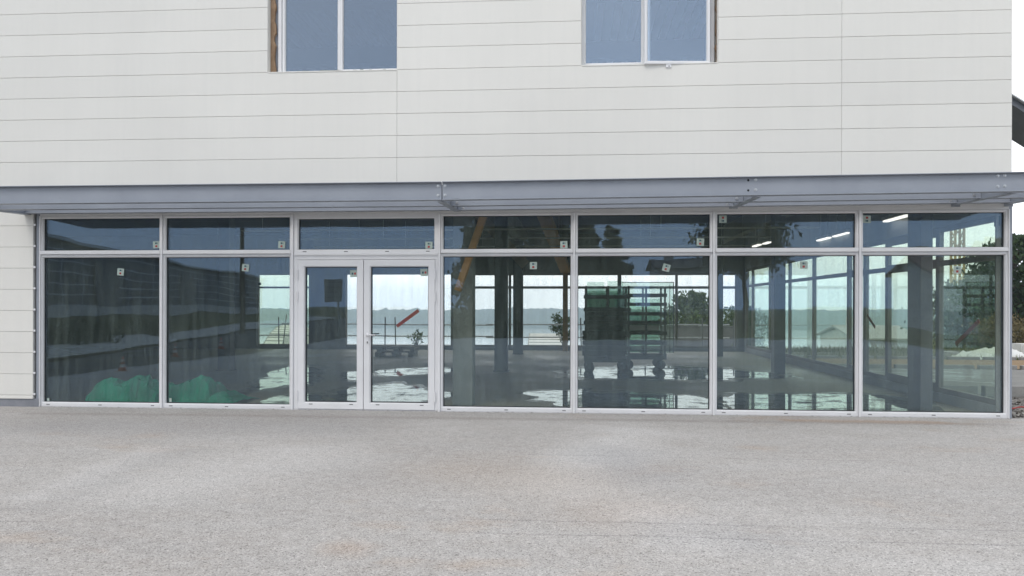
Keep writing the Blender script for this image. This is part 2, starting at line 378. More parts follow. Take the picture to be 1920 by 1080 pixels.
leafmat('grass_blade', (0.13, 0.16, 0.045), (0.07, 0.10, 0.03), (0.26, 0.22, 0.09))
glass('front_glass', (0.955, 0.968, 0.94), (0.48, 0.655, 0.90), 0.094, wob=0.0022, wscale=1.2, dirt=0.095)
glass('upper_glass', (0.42, 0.47, 0.5), (0.66, 0.78, 0.94), 0.25, wob=0.0, dirt=0.01)
glass('upper_glass_clear', (0.86, 0.9, 0.93), (0.66, 0.78, 0.94), 0.235, wob=0.0, dirt=0.01)
glass('side_glass', (0.88, 0.945, 0.868), (0.8, 0.95, 0.95), 0.03, wob=0.0005, dirt=0.03)
glass('rack_glass_dark', (0.66, 0.74, 0.70), (0.8, 0.95, 0.9), 0.06, wob=0.0, dirt=0.02)
glass('rack_glass', (0.84, 0.91, 0.875), (0.8, 0.95, 0.9), 0.06, wob=0.0, dirt=0.03)
def tarp_mat():
    m, n, out = nt('green_tarp')
    v = coords(n, 'Object')
    b = nd(n, 'ShaderNodeBsdfPrincipled'); b.inputs['Roughness'].default_value = 0.7; b.inputs['Specular IOR Level'].default_value = 0.12
    n.links.new(ramp(n, noisen(n, v, 2.5, 5), [(0.35, (0.002, 0.19, 0.10)), (0.65, (0.004, 0.34, 0.19))]), b.inputs['Base Color'])
    t = nd(n, 'ShaderNodeBsdfTranslucent'); t.inputs[0].default_value = (0.004, 0.36, 0.21, 1)
    mx = nd(n, 'ShaderNodeMixShader'); mx.inputs[0].default_value = 0.25
    bn = nd(n, 'ShaderNodeBump'); bn.inputs['Strength'].default_value = 1.0; bn.inputs['Distance'].default_value = 0.06
    vo = nd(n, 'ShaderNodeTexVoronoi'); vo.feature = 'DISTANCE_TO_EDGE'; vo.inputs['Scale'].default_value = 4.5
    wv = nd(n, 'ShaderNodeMapping'); wv.inputs['Rotation'].default_value = (0.4, 0.3, 0.7); wv.inputs['Scale'].default_value = (1.0, 0.5, 0.6); n.links.new(v, wv.inputs[0])
    n.links.new(wv.outputs[0], vo.inputs['Vector'])
    n.links.new(mathn(n, 'ADD', vo.outputs['Distance'], mathn(n, 'MULTIPLY', noisen(n, v, 9.0, 4), 0.25)), bn.inputs['Height']); n.links.new(bn.outputs[0], b.inputs['Normal'])
    n.links.new(b.outputs[0], mx.inputs[1]); n.links.new(t.outputs[0], mx.inputs[2])
    n.links.new(mx.outputs[0], out.inputs[0])
tarp_mat()
emis('lamp_tube', (1.0, 0.98, 0.94), 1.3)

# ------------------------------------------------------------------ mesh builder
class MB:
    def __init__(s): s.v = []; s.f = []; s.m = []; s.uv = {}
    def face(s, pts, mi=0, uv=None):
        k = len(s.v); s.v += [tuple(p) for p in pts]; s.f.append(tuple(range(k, k + len(pts)))); s.m.append(mi)
        if uv: s.uv[len(s.f) - 1] = uv
    def box(s, a, b, mi=0):
        x0, x1 = sorted((a[0], b[0])); y0, y1 = sorted((a[1], b[1])); z0, z1 = sorted((a[2], b[2]))
        k = len(s.v)
        s.v += [(x0, y0, z0), (x1, y0, z0), (x1, y1, z0), (x0, y1, z0), (x0, y0, z1), (x1, y0, z1), (x1, y1, z1), (x0, y1, z1)]
        for q in ((0, 3, 2, 1), (4, 5, 6, 7), (0, 1, 5, 4), (1, 2, 6, 5), (2, 3, 7, 6), (3, 0, 4, 7)):
            s.f.append(tuple(k + i for i in q)); s.m.append(mi)
    def bar(s, p, q, w, h, mi=0, up=(0, 0, 1)):       # box beam from p to q
        p, q = Vector(p), Vector(q); d = (q - p).normalized(); up = Vector(up)
        if abs(d.dot(up)) > 0.99: up = Vector((1, 0, 0))
        a = d.cross(up).normalized(); b = a.cross(d).normalized()
        k = len(s.v)
        for c in (p, q):
            for (i, j) in ((-1, -1), (1, -1), (1, 1), (-1, 1)):
                s.v.append(tuple(c + a * (i * w / 2) + b * (j * h / 2)))
        for f in ((0, 1, 2, 3), (7, 6, 5, 4), (0, 4, 5, 1), (1, 5, 6, 2), (2, 6, 7, 3), (3, 7, 4, 0)):
            s.f.append(tuple(k + i for i in f)); s.m.append(mi)
    def tube(s, p, q, r0, r1=None, n=10, mi=0, caps=True):
        r1 = r0 if r1 is None else r1
        p, q = Vector(p), Vector(q); d = (q - p).normalized()
        a = d.orthogonal().normalized(); b = d.cross(a); k = len(s.v)
        for c, r in ((p, r0), (q, r1)):
            for i in range(n):
                t = 2 * math.pi * i / n
                s.v.append(tuple(c + (a * math.cos(t) + b * math.sin(t)) * r))
        for i in range(n):
            j = (i + 1) % n
            s.f.append((k + i, k + j, k + n + j, k + n + i)); s.m.append(mi)
        if caps:
            s.f.append(tuple(k + i for i in reversed(range(n)))); s.m.append(mi)
            s.f.append(tuple(k + n + i for i in range(n))); s.m.append(mi)
    def path(s, pts, radii, n=8, mi=0):
        for i in range(len(pts) - 1): s.tube(pts[i], pts[i + 1], radii[i], radii[i + 1], n, mi, i in (0, len(pts) - 2))
    def lathe(s, c, prof, n=16, mi=0, axis='z'):
        k = len(s.v); c = Vector(c)
        for (r, h) in prof:
            for i in range(n):
                t = 2 * math.pi * i / n
                o = Vector((r * math.cos(t), r * math.sin(t), h))
                if axis == 'x': o = Vector((o.z, o.x, o.y))
                if axis == 'y': o = Vector((o.y, o.z, o.x))
                s.v.append(tuple(c + o))
        for a in range(len(prof) - 1):
            for i in range(n):
                j = (i + 1) % n
                s.f.append((k + a * n + i, k + a * n + j, k + (a + 1) * n + j, k + (a + 1) * n + i)); s.m.append(mi)
    def ring(s, x0, z0, x1, z1, w, yf, yb, bead=0.012, yg=0.0, mi=0, dirs=None):
        # mitred rectangular frame facing -y with a chamfered glazing bead towards the pane at yg
        def q(i, y): return [(x0 + i, y, z0 + i), (x1 - i, y, z0 + i), (x1 - i, y, z1 - i), (x0 + i, y, z1 - i)]
        loops = [q(0, yb), q(0, yf + 0.004), q(0.004, yf), q(w - bead, yf), q(w - bead + 0.002, yf + 0.008), q(w, yf + 0.02), q(w, yb)]
        k = len(s.v)
        for l in loops: s.v += l
        for a in range(len(loops)):
            b = (a + 1) % len(loops)
            for i in range(4):
                j = (i + 1) % 4
                s.f.append((k + a * 4 + i, k + a * 4 + j, k + b * 4 + j, k + b * 4 + i)); s.m.append(mi)
    def build(s, name, mats, parent=None, smooth=False, fix=True):
        me = bpy.data.meshes.new(name); me.from_pydata(s.v, [], s.f)
        if isinstance(mats, str): mats = [mats]
        for m in mats: me.materials.append(MATS[m])
        for i, p in enumerate(me.polygons):
            p.material_index = s.m[i]; p.use_smooth = smooth
        if s.uv:
            ul = me.uv_layers.new(name='UVMap')
            for i, uv in s.uv.items():
                for li, c in zip(me.polygons[i].loop_indices, uv): ul.data[li].uv = c
        if fix:
            bm = bmesh.new(); bm.from_mesh(me); bmesh.ops.recalc_face_normals(bm, faces=bm.faces); bm.to_mesh(me); bm.free()
        o = bpy.data.objects.new(name, me); COL.objects.link(o)
        if parent:
            o.parent = parent
            o.matrix_parent_inverse = Matrix.Translation(-wloc(parent))
        return o
def wloc(o):
    v = Vector((0, 0, 0)); p = o
    while p is not None:
        v += p.location
        if p.parent: v += p.matrix_parent_inverse.to_translation()
        p = p.parent
    return v
def tag(o, label=None, cat=None, group=None, kind=None):
    if label: o['label'] = label
    if cat: o['category'] = cat
    if group: o['group'] = group
    if kind: o['kind'] = kind
    return o
def thing(name, loc, label, cat, group=None):
    o = bpy.data.objects.new(name, None); o.empty_display_size = 0.3; COL.objects.link(o); o.location = loc
    return tag(o, label, cat, group)
def kids(o): return [c for c in COL.objects if c.parent == o]
def copy_tree(o, parent=None):
    ch = kids(o)
    c = o.copy(); COL.objects.link(c)
    if parent: c.parent = parent; c.matrix_parent_inverse = o.matrix_parent_inverse.copy()
    for k in ch: copy_tree(k, c)
    return c
def bevel(o, w=0.004, seg=2):
    m = o.modifiers.new('bevel', 'BEVEL'); m.width = w; m.segments = seg; m.limit_method = 'ANGLE'; m.angle_limit = R(40)
    return o
def cells(mb, axis, pos, a0, a1, z0, z1, holes, thick, mi=0):
    """wall slab with rectangular holes; axis 'y' = wall across x at y=pos..pos+thick, axis 'x' = wall across y"""
    A = sorted({a0, a1, *[min(max(h[k], a0), a1) for h in holes for k in (0, 2)]})
    for i in range(len(A) - 1):
        ca = (A[i] + A[i + 1]) / 2
        if A[i + 1] - A[i] < 1e-5: continue
        hs = sorted([(h[1], h[3]) for h in holes if h[0] < ca < h[2]])
        z = z0
        for (h0, h1) in hs + [(z1, z1)]:
            if h0 > z + 1e-5:
                if axis == 'y': mb.box((A[i], pos, z), (A[i + 1], pos + thick, min(h0, z1)), mi)
                else: mb.box((pos, A[i], z), (pos + thick, A[i + 1], min(h0, z1)), mi)
            z = max(z, h1)

# ================================================================== THE BUILDING
YC = -0.09
XL, XR = -21.0, X0(1897, YC)
BZ = 10.2
bld = thing('commercial_building', (-1, 0, 0), 'white panel clad two storey building with a fully glazed ground floor and grey steel canopy', 'building')
rows7 = (Z0(0, 28, YC) - Z0(0, 305, YC)) / 7
zref = Z0(0, 28, YC)
ZF = 3.08
xg0, xg1 = X0(78), X0(1888)
xs = X0(62, YC)
w1 = (X0(501, YC), X0(743.5, YC)); w2 = (X0(1089, YC), X0(1346, YC))
z_sill = zref - 3 * rows7 + 0.006 + (Z0(620, 133.5, YC) - (zref - 3 * rows7)) * 0
z_sill = min((zref + k * rows7 for k in range(-8, 3)), key=lambda z: abs(z - Z0(620, 133.5, YC)))
z_sill2 = z_sill
z_head = z_sill + 5 * rows7
wins = [(w1[0], z_sill, w1[1], z_head), (w2[0], z_sill2, w2[1], z_head)]
xj = [X0(743.5, YC), X0(1577.5, YC)]
# cladding planks: real gaps between the rows
mb = MB(); gap = 0.0042
k0 = int(math.floor((0.09 - zref) / rows7)); 
zr = [zref + k * rows7 for k in range(k0, 60) if zref + k * rows7 < BZ]
zmerge = min(zr, key=lambda z: abs(z - 3.50))
for i in range(len(zr)):
    za, zb = zr[i], (zr[i] + rows7)
    if abs(zb - zmerge) < 1e-4: continue
    if abs(za - zmerge) < 1e-4: za -= rows7
    za, zb = max(za, 0.12), min(zb, BZ)
    if za < 3.25 < zb: za = 3.14
    elif za < 3.14 < zb: continue
    if zb - za < 0.02: continue
    segs = []
    right = XR if zb > 3.3 else xs
    cuts = [XL, -14.2, xj[0], xj[1], XR]
    for a, b in zip(cuts, cuts[1:]):
        a2, b2 = a, min(b, right)
        if b2 - a2 < 0.05: continue
        pieces = [(a2, b2)]
        for (wx0, wz0, wx1, wz1) in wins:
            if wz0 - 0.01 < (za + zb) / 2 < wz1 + 0.01:
                np_ = []
                for (p, q) in pieces:
                    if wx0 > p and wx0 < q: np_.append((p, wx0))
                    elif wx1 <= p or wx0 >= q: np_.append((p, q))
                    if wx1 < q and wx1 > p: np_.append((wx1, q))
                pieces = [t for t in np_ if t[1] - t[0] > 0.02]
        segs += pieces
    for (p, q) in segs:
        mb.box((p + gap * 0.35, YC, za + gap / 2), (q - gap * 0.35, YC + 0.02, zb - gap / 2))
mb.box((XL, YC, max(z for z in zr if z < 3.14) + gap / 2), (xs - gap * 0.35, YC + 0.02, 3.139))
bevel(mb.build('cladding', ['white_cladding'], bld), 0.003, 2)
# structural wall behind it
mb = MB()
cells(mb, 'y', YC + 0.022, XL, XR - 0.004, ZF, BZ - 0.05, [(w[0] - 0.004, w[1], w[2] + 0.004, w[3]) for w in wins], 0.30)
mb.box((XL, YC + 0.022, 0.0), (xs + 0.005, 0.21, ZF))
mb.build('front_wall', ['joint_grey'], bld)
mb = MB(); mb.box((XL, -0.075, -0.1), (xs + 0.09, YC + 0.021, 0.125)); mb.build('plinth', ['plinth_concrete'], bld)
# bottom drip flashing under the left cladding
mb = MB(); mb.box((XL, YC - 0.004, 0.127), (xs - 0.002, YC + 0.021, 0.15)); mb.build('drip_flashing', ['white_cladding'], bld)
# parapet cap
mb = MB(); mb.box((XL - 0.05, YC - 0.04, BZ), (XR + 0.05, 0.35, BZ + 0.06)); mb.build('parapet_cap', ['aluminium'], bld)
# grey steel post at the left of the glazing and its clips, thin post at the right
mb = MB(); mb.box((xs + 0.03, -0.06, 0.0), (xg0, 0.10, 3.06)); 
mb.box((xs + 0.006, -0.03, 0.13), (xs + 0.03, 0.05, 3.06), 1)
for k in range(9): mb.box((xs - 0.003, -0.085, zr[0] + 0.36 + k * rows7 - 0.03), (xs + 0.032, -0.07, zr[0] + 0.36 + k * rows7), 2)
bevel(mb.build('corner_post', ['grey_steel', 'gasket_black', 'aluminium'], bld), 0.004)
mb = MB(); mb.box((xg1 + 0.004, -0.05, 0.0), (xg1 + 0.045, 0.098, 3.06)); bevel(mb.build('corner_post', ['grey_steel'], bld), 0.004)

# ---- ground floor glazing
XB = [X0(p) for p in (79, 306.5, 550.5, 825, 1076.5, 1337, 1609.5, 1888)]
ZG = Z0(690, 406.5)
ZT = 2.382                     # centre of the transom
def drain(mb, px, z, y):
    x = X0(px); mb.box((x - 0.028, y - 0.003, z - 0.006), (x + 0.028, y + 0.001, z + 0.006), 2)
def sticker(par, px, py, rot=0, flip=False, side=False, Y=0.006, w=0.108):
    c = S(px, py, Y); mb = MB(); a = R(rot)
    def rect(cx, cz, hw, hh, dy, mi):
        pts = []
        for (i, j) in ((-1, -1), (1, -1), (1, 1), (-1, 1)):
            x, z = cx + i * hw, cz + j * hh
            if flip: x, z = -x, -z
            pts.append((x * math.cos(a) - z * math.sin(a), z * math.cos(a) + x * math.sin(a)))
        f = [(c.x + x, Y - dy, c.z + z) for x, z in pts]; b = [(c.x + x, Y - dy + 0.0008, c.z + z) for x, z in pts]
        k = len(mb.v); mb.v += f + b
        for q in ((0, 1, 2, 3), (7, 6, 5, 4), (0, 4, 5, 1), (1, 5, 6, 2), (2, 6, 7, 3), (3, 7, 4, 0)):
            mb.f.append(tuple(k + i for i in q)); mb.m.append(mi)
    rect(0, 0, w / 2, w / 2, 0.001, 0)
    if side: rect(-0.018, 0.0, 0.013, 0.016, 0.002, 1); rect(0.022, 0.0, 0.014, 0.016, 0.002, 2)
    else: rect(-0.004, 0.024, 0.014, 0.012, 0.002, 1); rect(-0.002, -0.022, 0.016, 0.015, 0.002, 2); rect(0.022, 0.022, 0.003, 0.012, 0.002, 1)
    return mb.build('sticker', ['sticker_pale', 'sticker_teal', 'sticker_red'], par)
def pane(par, x0, z0, x1, z1, Y=0.012, m='front_glass', th=0.024, name='pane'):
    mb = MB(); mb.box((x0, Y, z0), (x1, Y + th, z1)); return mb.build(name, [m], par)
YF = -0.045
stk = {0: [(293, 459, 3), (226, 510, -5)], 1: [(528, 459, -4), (460, 502, -6)], 3: [(1057, 459, 3), (1000, 498, 0)],
       4: [(1313, 454, -3), (1249, 502, -16)], 5: [(1355, 411, 0, True), (1507, 497, 0)], 6: [(1625, 411, -2, True), (1795, 506, 0)]}
for b in range(7):
    x0, x1 = XB[b] + (0.017 if b else 0.004), XB[b + 1] - (0.017 if b < 6 else 0.012)
    if b == 2: continue
    mb = MB(); W = 0.036
    zu0, zu1, zl0, zl1 = ZT + 0.019, ZG + W, 0.036, ZT - 0.019
    mb.ring(x0, zu0, x1, zu1, W, YF, 0.055)
    mb.ring(x0, zl0, x1, zl1, W, YF, 0.055)
    for (za, zb) in ((zu0, zu1), (zl0, zl1)):
        mb.ring(x0 + W - 0.001, za + W - 0.001, x1 - W + 0.001, zb - W + 0.001, 0.009, 0.000, 0.05, bead=0.003, mi=1)
    # transom cover, bottom rail, drain caps
    mb.box((x0 + 0.004, YF - 0.024, ZT - 0.004), (x1 - 0.004, YF - 0.001, ZT + 0.048), 0)
    mb.box((x0 + 0.002, YF - 0.002, 0.012), (x1 - 0.002, 0.05, 0.0355), 0)
    mb.box((x0 + 0.002, YF + 0.012, zl1 + 0.0005), (x1 - 0.002, 0.05, zu0 - 0.0005), 0)
    n = 3 if b else 3
    for i in range(n):
        xx = x0 + 0.13 + (x1 - x0 - 0.26) * i / (n - 1)
        mb.box((xx - 0.026, YF - 0.006, 0.030), (xx + 0.026, YF + 0.002, 0.041), 2)
    fr = bevel(mb.build('glazed_bay', ['aluminium', 'gasket_black', 'drain_cap_grey'], bld), 0.002, 1)
    pane(fr, x0 + W - 0.004, zu0 + W - 0.004, x1 - W + 0.004, zu1 - W + 0.004)
    pane(fr, x0 + W - 0.004, zl0 + W - 0.004, x1 - W + 0.004, zl1 - W + 0.004)
    for s in stk[b]: sticker(fr, s[0], s[1], s[2], *(s[3:]), Y=0.008)
    if b in (0, 1):
        c = S((91, 320)[b], 750, 0.008); mb = MB(); mb.box((c.x - 0.018, 0.006, c.z - 0.03), (c.x + 0.018, 0.0075, c.z + 0.03)); mb.build('glass_tag', ['sticker_pale'], fr)
# mullions, head trim, threshold
for b in range(8):
    mb = MB(); w = 0.0155
    xa, xb = XB[b] - w, XB[b] + w
    if b == 0: xa = XB[0] + 0.0
    if b == 7: xb = XB[7] - 0.0
    mb.box((xa, YF - 0.03, 0.0), (xb, 0.09, ZG + 0.038)); 
    bevel(mb.build('mullion', ['aluminium'], bld), 0.003, 1)
mb = MB(); mb.box((XB[0], -0.052, ZG + 0.0385), (XB[7], 0.09, ZF + 0.03)); mb.build('head_trim', ['aluminium'], bld)
mb = MB(); mb.box((XB[0], -0.04, -0.05), (XB[7], 0.09, 0.011)); mb.build('threshold', ['aluminium'], bld)
# entrance bay: fanlight + two door leaves
x0, x1 = XB[2] + 0.017, XB[3] - 0.017
zD = Z0(690, 487)
mb = MB()
WF = 0.068
mb.ring(x0, ZT - 0.012, x1, ZG + WF - 0.03, WF, YF, 0.055)
mb.ring(x0 + WF - 0.001, ZT - 0.012 + WF - 0.001, x1 - WF + 0.001, ZG - 0.029, 0.009, 0.0, 0.05, bead=0.003, mi=1)
mb.box((x0 + 0.004, YF - 0.02, ZT - 0.030), (x1 - 0.004, YF - 0.001, ZT - 0.010))
for px in (573, 650, 727, 803): drain(mb, px, ZT + 0.024, YF - 0.001)
fan = bevel(mb.build('fanlight', ['aluminium', 'gasket_black', 'drain_cap_grey'], bld), 0.002, 1)
pane(fan, x0 + WF - 0.004, ZT - 0.012 + WF - 0.004, x1 - WF + 0.004, ZG - 0.026); sticker(fan, 804, 460, 0, Y=0.008)
mb = MB()
mb.box((x0, YF, 0.012), (x0 + 0.068, 0.05, zD)); mb.box((x1 - 0.05, YF, 0.012), (x1, 0.05, zD)); mb.box((x0, YF, zD + 0.0005), (x1, 0.05, ZT - 0.0125))
bevel(mb.build('door_frame', ['aluminium'], bld), 0.003, 1)
xm = X0(683.3)
for (xa, xb, stkp, hx, left) in ((x0 + 0.071, xm - 0.004, (663, 513), x0 + 0.066, True), (xm + 0.004, x1 - 0.053, (795, 511), x1 - 0.048, False)):
    mb = MB(); W = 0.104
    mb.ring(xa, 0.016, xb, zD - 0.006, W, YF - 0.012, 0.04)
    mb.ring(xa + W - 0.001, 0.016 + W - 0.001, xb - W + 0.001, zD - 0.006 - W + 0.001, 0.012, -0.012, 0.036, bead=0.004, mi=1)
    for fx in (0.2, 0.82): 
        xx = xa + (xb - xa) * fx; mb.box((xx - 0.028, YF - 0.016, 0.085), (xx + 0.028, YF - 0.010, 0.097), 2)
    leaf = bevel(mb.build('door_leaf', ['aluminium', 'gasket_black', 'drain_cap_grey'], bld), 0.003, 1)
    pane(leaf, xa + W - 0.004, 0.012 + W, xb - W + 0.004, zD - 0.002 - W, Y=0.0)
    sticker(leaf, *stkp, 2, side=True, Y=-0.006)
    for py in (515, 556, 742):
        z = Z0(690, py); mb = MB(); mb.tube((hx, YF - 0.022, z - 0.075), (hx, YF - 0.022, z - 0.003), 0.012, n=10); mb.tube((hx, YF - 0.022, z + 0.003), (hx, YF - 0.022, z + 0.075), 0.012, n=10)
        mb.box((hx - 0.006, YF - 0.022, z - 0.06), (hx + 0.006, YF + 0.002, z + 0.06))
        mb.build('hinge', ['aluminium'], leaf, smooth=False)
    if not left:
        hz = Z0(692, 628); hx2 = X0(691)
        mb = MB(); mb.lathe((hx2, YF - 0.012, hz), [(0.0, -0.010), (0.024, -0.010), (0.027, -0.006), (0.027, 0.0)], 16, axis='y')
        mb.tube((hx2, YF - 0.02, hz), (hx2, YF - 0.065, hz), 0.010, n=10)
        mb.path([(hx2 - 0.005, YF - 0.063, hz), (hx2 + 0.03, YF - 0.066, hz + 0.002), (hx2 + 0.135, YF - 0.066, hz + 0.004)], [0.011, 0.011, 0.009], 10)
        mb.build('handle', ['aluminium'], leaf, smooth=True)
        hz2 = Z0(691, 641.5); mb = MB(); mb.lathe((hx2, YF - 0.012, hz2), [(0.0, -0.008), (0.024, -0.008), (0.026, 0.0)], 16, axis='y')
        mb.box((hx2 - 0.006, YF - 0.024, hz2 - 0.016), (hx2 + 0.006, YF - 0.019, hz2 + 0.012), 1)
        mb.build('lock_plate', ['aluminium', 'gasket_black'], leaf)
        mb = MB(); mb.path([(hx2, 0.04, hz + 0.0), (hx2, 0.1, hz + 0.012), (hx2 + 0.14, 0.1, hz + 0.016)], [0.01, 0.011, 0.01], 10); mb.build('inside_handle', ['gasket_black'], leaf)

# ---- canopy of I-beams
def ibeam(mb, p, q, h, b, tf=0.010, tw=0.008, up=True, mi=0):
    p, q = Vector(p), Vector(q); d = (q - p).normalized()         # p, q at mid-height
    z = Vector((0, 0, 1))
    mb.bar(p + z * (h / 2 - tf / 2), q + z * (h / 2 - tf / 2), b, tf, mi)
    mb.bar(p - z * (h / 2 - tf / 2), q - z * (h / 2 - tf / 2), b, tf, mi)
    mb.bar(p, q, tw, h - 2 * tf, mi)
XA = [X0(62) - 0.02, X0(859), X0(1372), X0(1785), XR - 0.05]
YO, YM = -1.56, -0.80
zo = S(690, 376, YO - 0.06).z; zot = S(690, 343, YO - 0.06).z
hB = 0.24
xo0, xo1 = XA[0] - 0.12, XR + 0.12
xjo = X0(828.5, YO)
def rise(x): return max(0.0, 0.05 * (x - xjo) / (xo1 - xjo))
mb = MB(); zc = zo + hB / 2
ibeam(mb, (xo0, YO, zc), (xjo - 0.006, YO, zc), hB, 0.12); ibeam(mb, (xjo + 0.006, YO, zc), (xo1, YO, zc + rise(xo1)), hB, 0.12)
can = bevel(mb.build('canopy', ['grey_steel'], bld), 0.003, 1)
for (Y, dz) in ((YM, 0.022), (-0.16, 0.045)):
    mb = MB()
    lim = [XA[0]] + XA[1:]
    for a, b in zip(lim, lim[1:]): ibeam(mb, (a + 0.012, Y, zc + dz + rise(a)), (b - 0.012, Y, zc + dz + rise(b)), hB, 0.12)
    bevel(mb.build('purlin', ['grey_steel'], can), 0.003, 1)
for i, x in enumerate(XA):
    mb = MB(); bw = 0.10 if i else 0.12
    dz0, dz1 = -0.006 + rise(x), 0.044 + rise(x)
    p = Vector((x, YO + 0.063, zc + dz0 - 0.004)); q = Vector((x, YC - 0.004, zc + dz1 - 0.004)); z = Vector((0, 0, 1))
    mb.bar(p - z * (hB / 2), q - z * (hB / 2), bw, 0.010); mb.bar(p, q, 0.008, hB - 0.014)
    mb.box((x - 0.06, YC - 0.016, zc - 0.07), (x + 0.06, YC - 0.003, zc + 0.17))
    bevel(mb.build('bracket_arm', ['grey_steel'], can), 0.002, 1)
def bolt(x, y, z, m='bolt_zinc', r=0.014, ax='y', dep=0.012):
    mb = MB(); mb.lathe((x, y, z), [(0.0, -dep), (r * 0.8, -dep), (r, -dep * 0.6), (r, -dep * 0.25), (r * 1.5, -dep * 0.2), (r * 1.5, 0)], 8, axis=ax)
    return mb.build('bolt', [m], can)
yw = YO - 0.004
for (px, py, m) in ((821, 349, 0), (834, 348.5, 0), (821, 366.5, 0), (834, 366, 0), (1416.5, 337, 0), (1416.5, 356, 0), (1402.5, 338, 1), (1402.5, 357, 1),
                    (1870.5, 329.5, 0), (1883.5, 329, 0), (1870.5, 349.5, 0), (1883.5, 349, 0)):
    c = S(px, py, yw)
    if m: bolt(c.x, yw, c.z, 'hole_black', 0.010, dep=0.0015)
    else: bolt(c.x, yw, c.z)
for i in (1, 2, 3):
    s = (1, -1, -1)[i - 1]
    for Y in (YM, -0.16):
        for zz in (0.05,): bolt(XA[i] + s * 0.10, Y - 0.005, zc - zz + rise(XA[i]), r=0.016)
# ---- upper windows
def upper_window(w, left_reveal, px_frames, slide):
    x0, z0, x1, z1 = w
    mb = MB(); yr = YC + 0.022
    # reveal lining
    mb.box((x0 - 0.004, yr, z0), (x0 + 0.008, 0.18, z1)); mb.box((x1 - 0.008, yr, z0), (x1 + 0.004, 0.18, z1))
    mb.box((x0 + 0.008, yr - 0.03, z0 - 0.012), (x1 - 0.008, 0.18, z0 + 0.004), 0)
    return mb
xw0, xw1 = w1
YW = 0.07
mb = upper_window(wins[0], True, None, None)
fx0, fx1 = X0(528, YW), X0(742, YW) + 0.10
fz0 = z_sill + 0.012; fz1 = z_head - 0.02; mx = X0(637.5, YW)
mb.box((xw0 + 0.009, YW - 0.001, fz0), (fx0 - 0.062, YW + 0.06, fz1), 2); mb.box((fx0 - 0.055, YW - 0.02, fz0), (fx0 - 0.003, YW + 0.06, fz1), 1)
mb.ring(fx0, fz0, mx, fz1, 0.052, YW, YW + 0.07, mi=1); mb.ring(mx + 0.001, fz0 + 0.012, fx1, fz1, 0.045, YW - 0.02, YW + 0.05, mi=1)
uw = bevel(mb.build('upper_window', ['white_cladding', 'aluminium', 'grey_steel'], bld), 0.003, 1)
pane(uw, fx0 + 0.048, fz0 + 0.048, mx - 0.048, fz1 - 0.048, Y=YW + 0.03, m='upper_glass')
pane(uw, mx + 0.046, fz0 + 0.054, fx1 - 0.042, fz1 - 0.042, Y=YW + 0.012, m='upper_glass')
# ragged brown board exposed in the reveal
def ragged(xa, xb, z0, z1, Y0, Y1, par, seed, side):
    r = random.Random(seed); mb = MB(); n = 26
    L = []; 
    for i in range(n + 1):
        z = z0 + (z1 - z0) * i / n; e = (r.random() - 0.5) * 0.022 + 0.012 * math.sin(i * 1.3)
        L.append((z, e))
    for i in range(n):
        (za, ea), (zb, eb) = L[i], L[i + 1]
        if side < 0: pa, pb, qa, qb = xa, xa, xb + ea, xb + eb
        else: pa, pb, qa, qb = xa + ea, xa + eb, xb, xb
        fr = [(pa, Y0, za), (qa, Y0 + 0.01, za), (qb, Y0 + 0.01, zb), (pb, Y0, zb)]
        bk = [(x, Y1, z) for (x, _, z) in fr]
        mb.face(fr); mb.face([bk[3], bk[2], bk[1], bk[0]]); mb.face([fr[1], bk[1], bk[2], fr[2]]); mb.face([fr[0], fr[3], bk[3], bk[0]])
    return mb.build('reveal_board', ['osb_brown'], par)
ragged(xw0 + 0.010, X0(515, 0.02), z_sill + 0.005, z_head, 0.0, 0.06, uw, 3, -1)
# mortar crumbs on the sill
mb = MB(); r = random.Random(5)
for i in range(60):
    x = xw0 + 0.1 + (r.random() ** 0.7) * (xw1 - xw0 - 0.25); s = 0.006 + r.random() * 0.014
    if r.random() < 0.5: x = X0(600, 0) + r.random() * 0.3
    mb.box((x - s, -0.085 + r.random() * 0.03, z_sill + 0.004), (x + s * (1 + r.random()), -0.04, z_sill + 0.004 + s * 0.9))
mb.build('mortar_crumbs', ['column_concrete'], uw)['kind'] = 'stuff'
mb = upper_window(wins[1], False, None, None)
fx0, fx1 = X0(1092, YW) - 0.03, X0(1331, YW) + 0.0; mx = X0(1207, YW)
mb.ring(fx0, fz0, mx + 0.03, fz1, 0.075, YW, YW + 0.07, mi=1)
mb.ring(mx + 0.031, fz0, fx1, fz1, 0.06, YW + 0.004, YW + 0.07, mi=1)
mb.box((fx1 + 0.002, YW + 0.01, fz0), (fx1 + 0.06, YW + 0.06, fz1), 1)
uw2 = bevel(mb.build('upper_window', ['white_cladding', 'aluminium'], bld), 0.003, 1)
pane(uw2, fx0 + 0.071, fz0 + 0.071, mx - 0.041, fz1 - 0.071, Y=YW + 0.03, m='upper_glass_clear')
hy = -0.05; xh = X0(1330, hy); ww = xh - X0(1207, -0.13); ang = 0.075
zb0 = Z0(1207, 120.5, hy - ww * math.sin(ang)); ca, sa = math.cos(ang), math.sin(ang)
def swing(mb):
    mb.v = [(xh + x * ca - y * sa * -1 * -1, hy + x * sa + y * ca, z) for (x, y, z) in mb.v]; return mb
mb = MB(); mb.ring(-ww / ca, zb0, 0.0, fz1 - 0.02, 0.05, -0.02, 0.03)
hx = -(ww * (1330 - 1253) / 123.0)
mb.box((hx - 0.045, -0.012, zb0 - 0.05), (hx + 0.035, 0.004, zb0 + 0.003)); mb.box((hx - 0.007, -0.017, zb0 - 0.036), (hx + 0.008, -0.0115, zb0 - 0.022), 1)
sash = bevel(swing(mb).build('open_sash', ['aluminium', 'gasket_black'], uw2), 0.003, 1)
mb = MB(); mb.box((-ww / ca + 0.047, 0.0, zb0 + 0.047), (-0.047, 0.02, fz1 - 0.066)); swing(mb).build('pane', ['upper_glass_clear'], uw2)
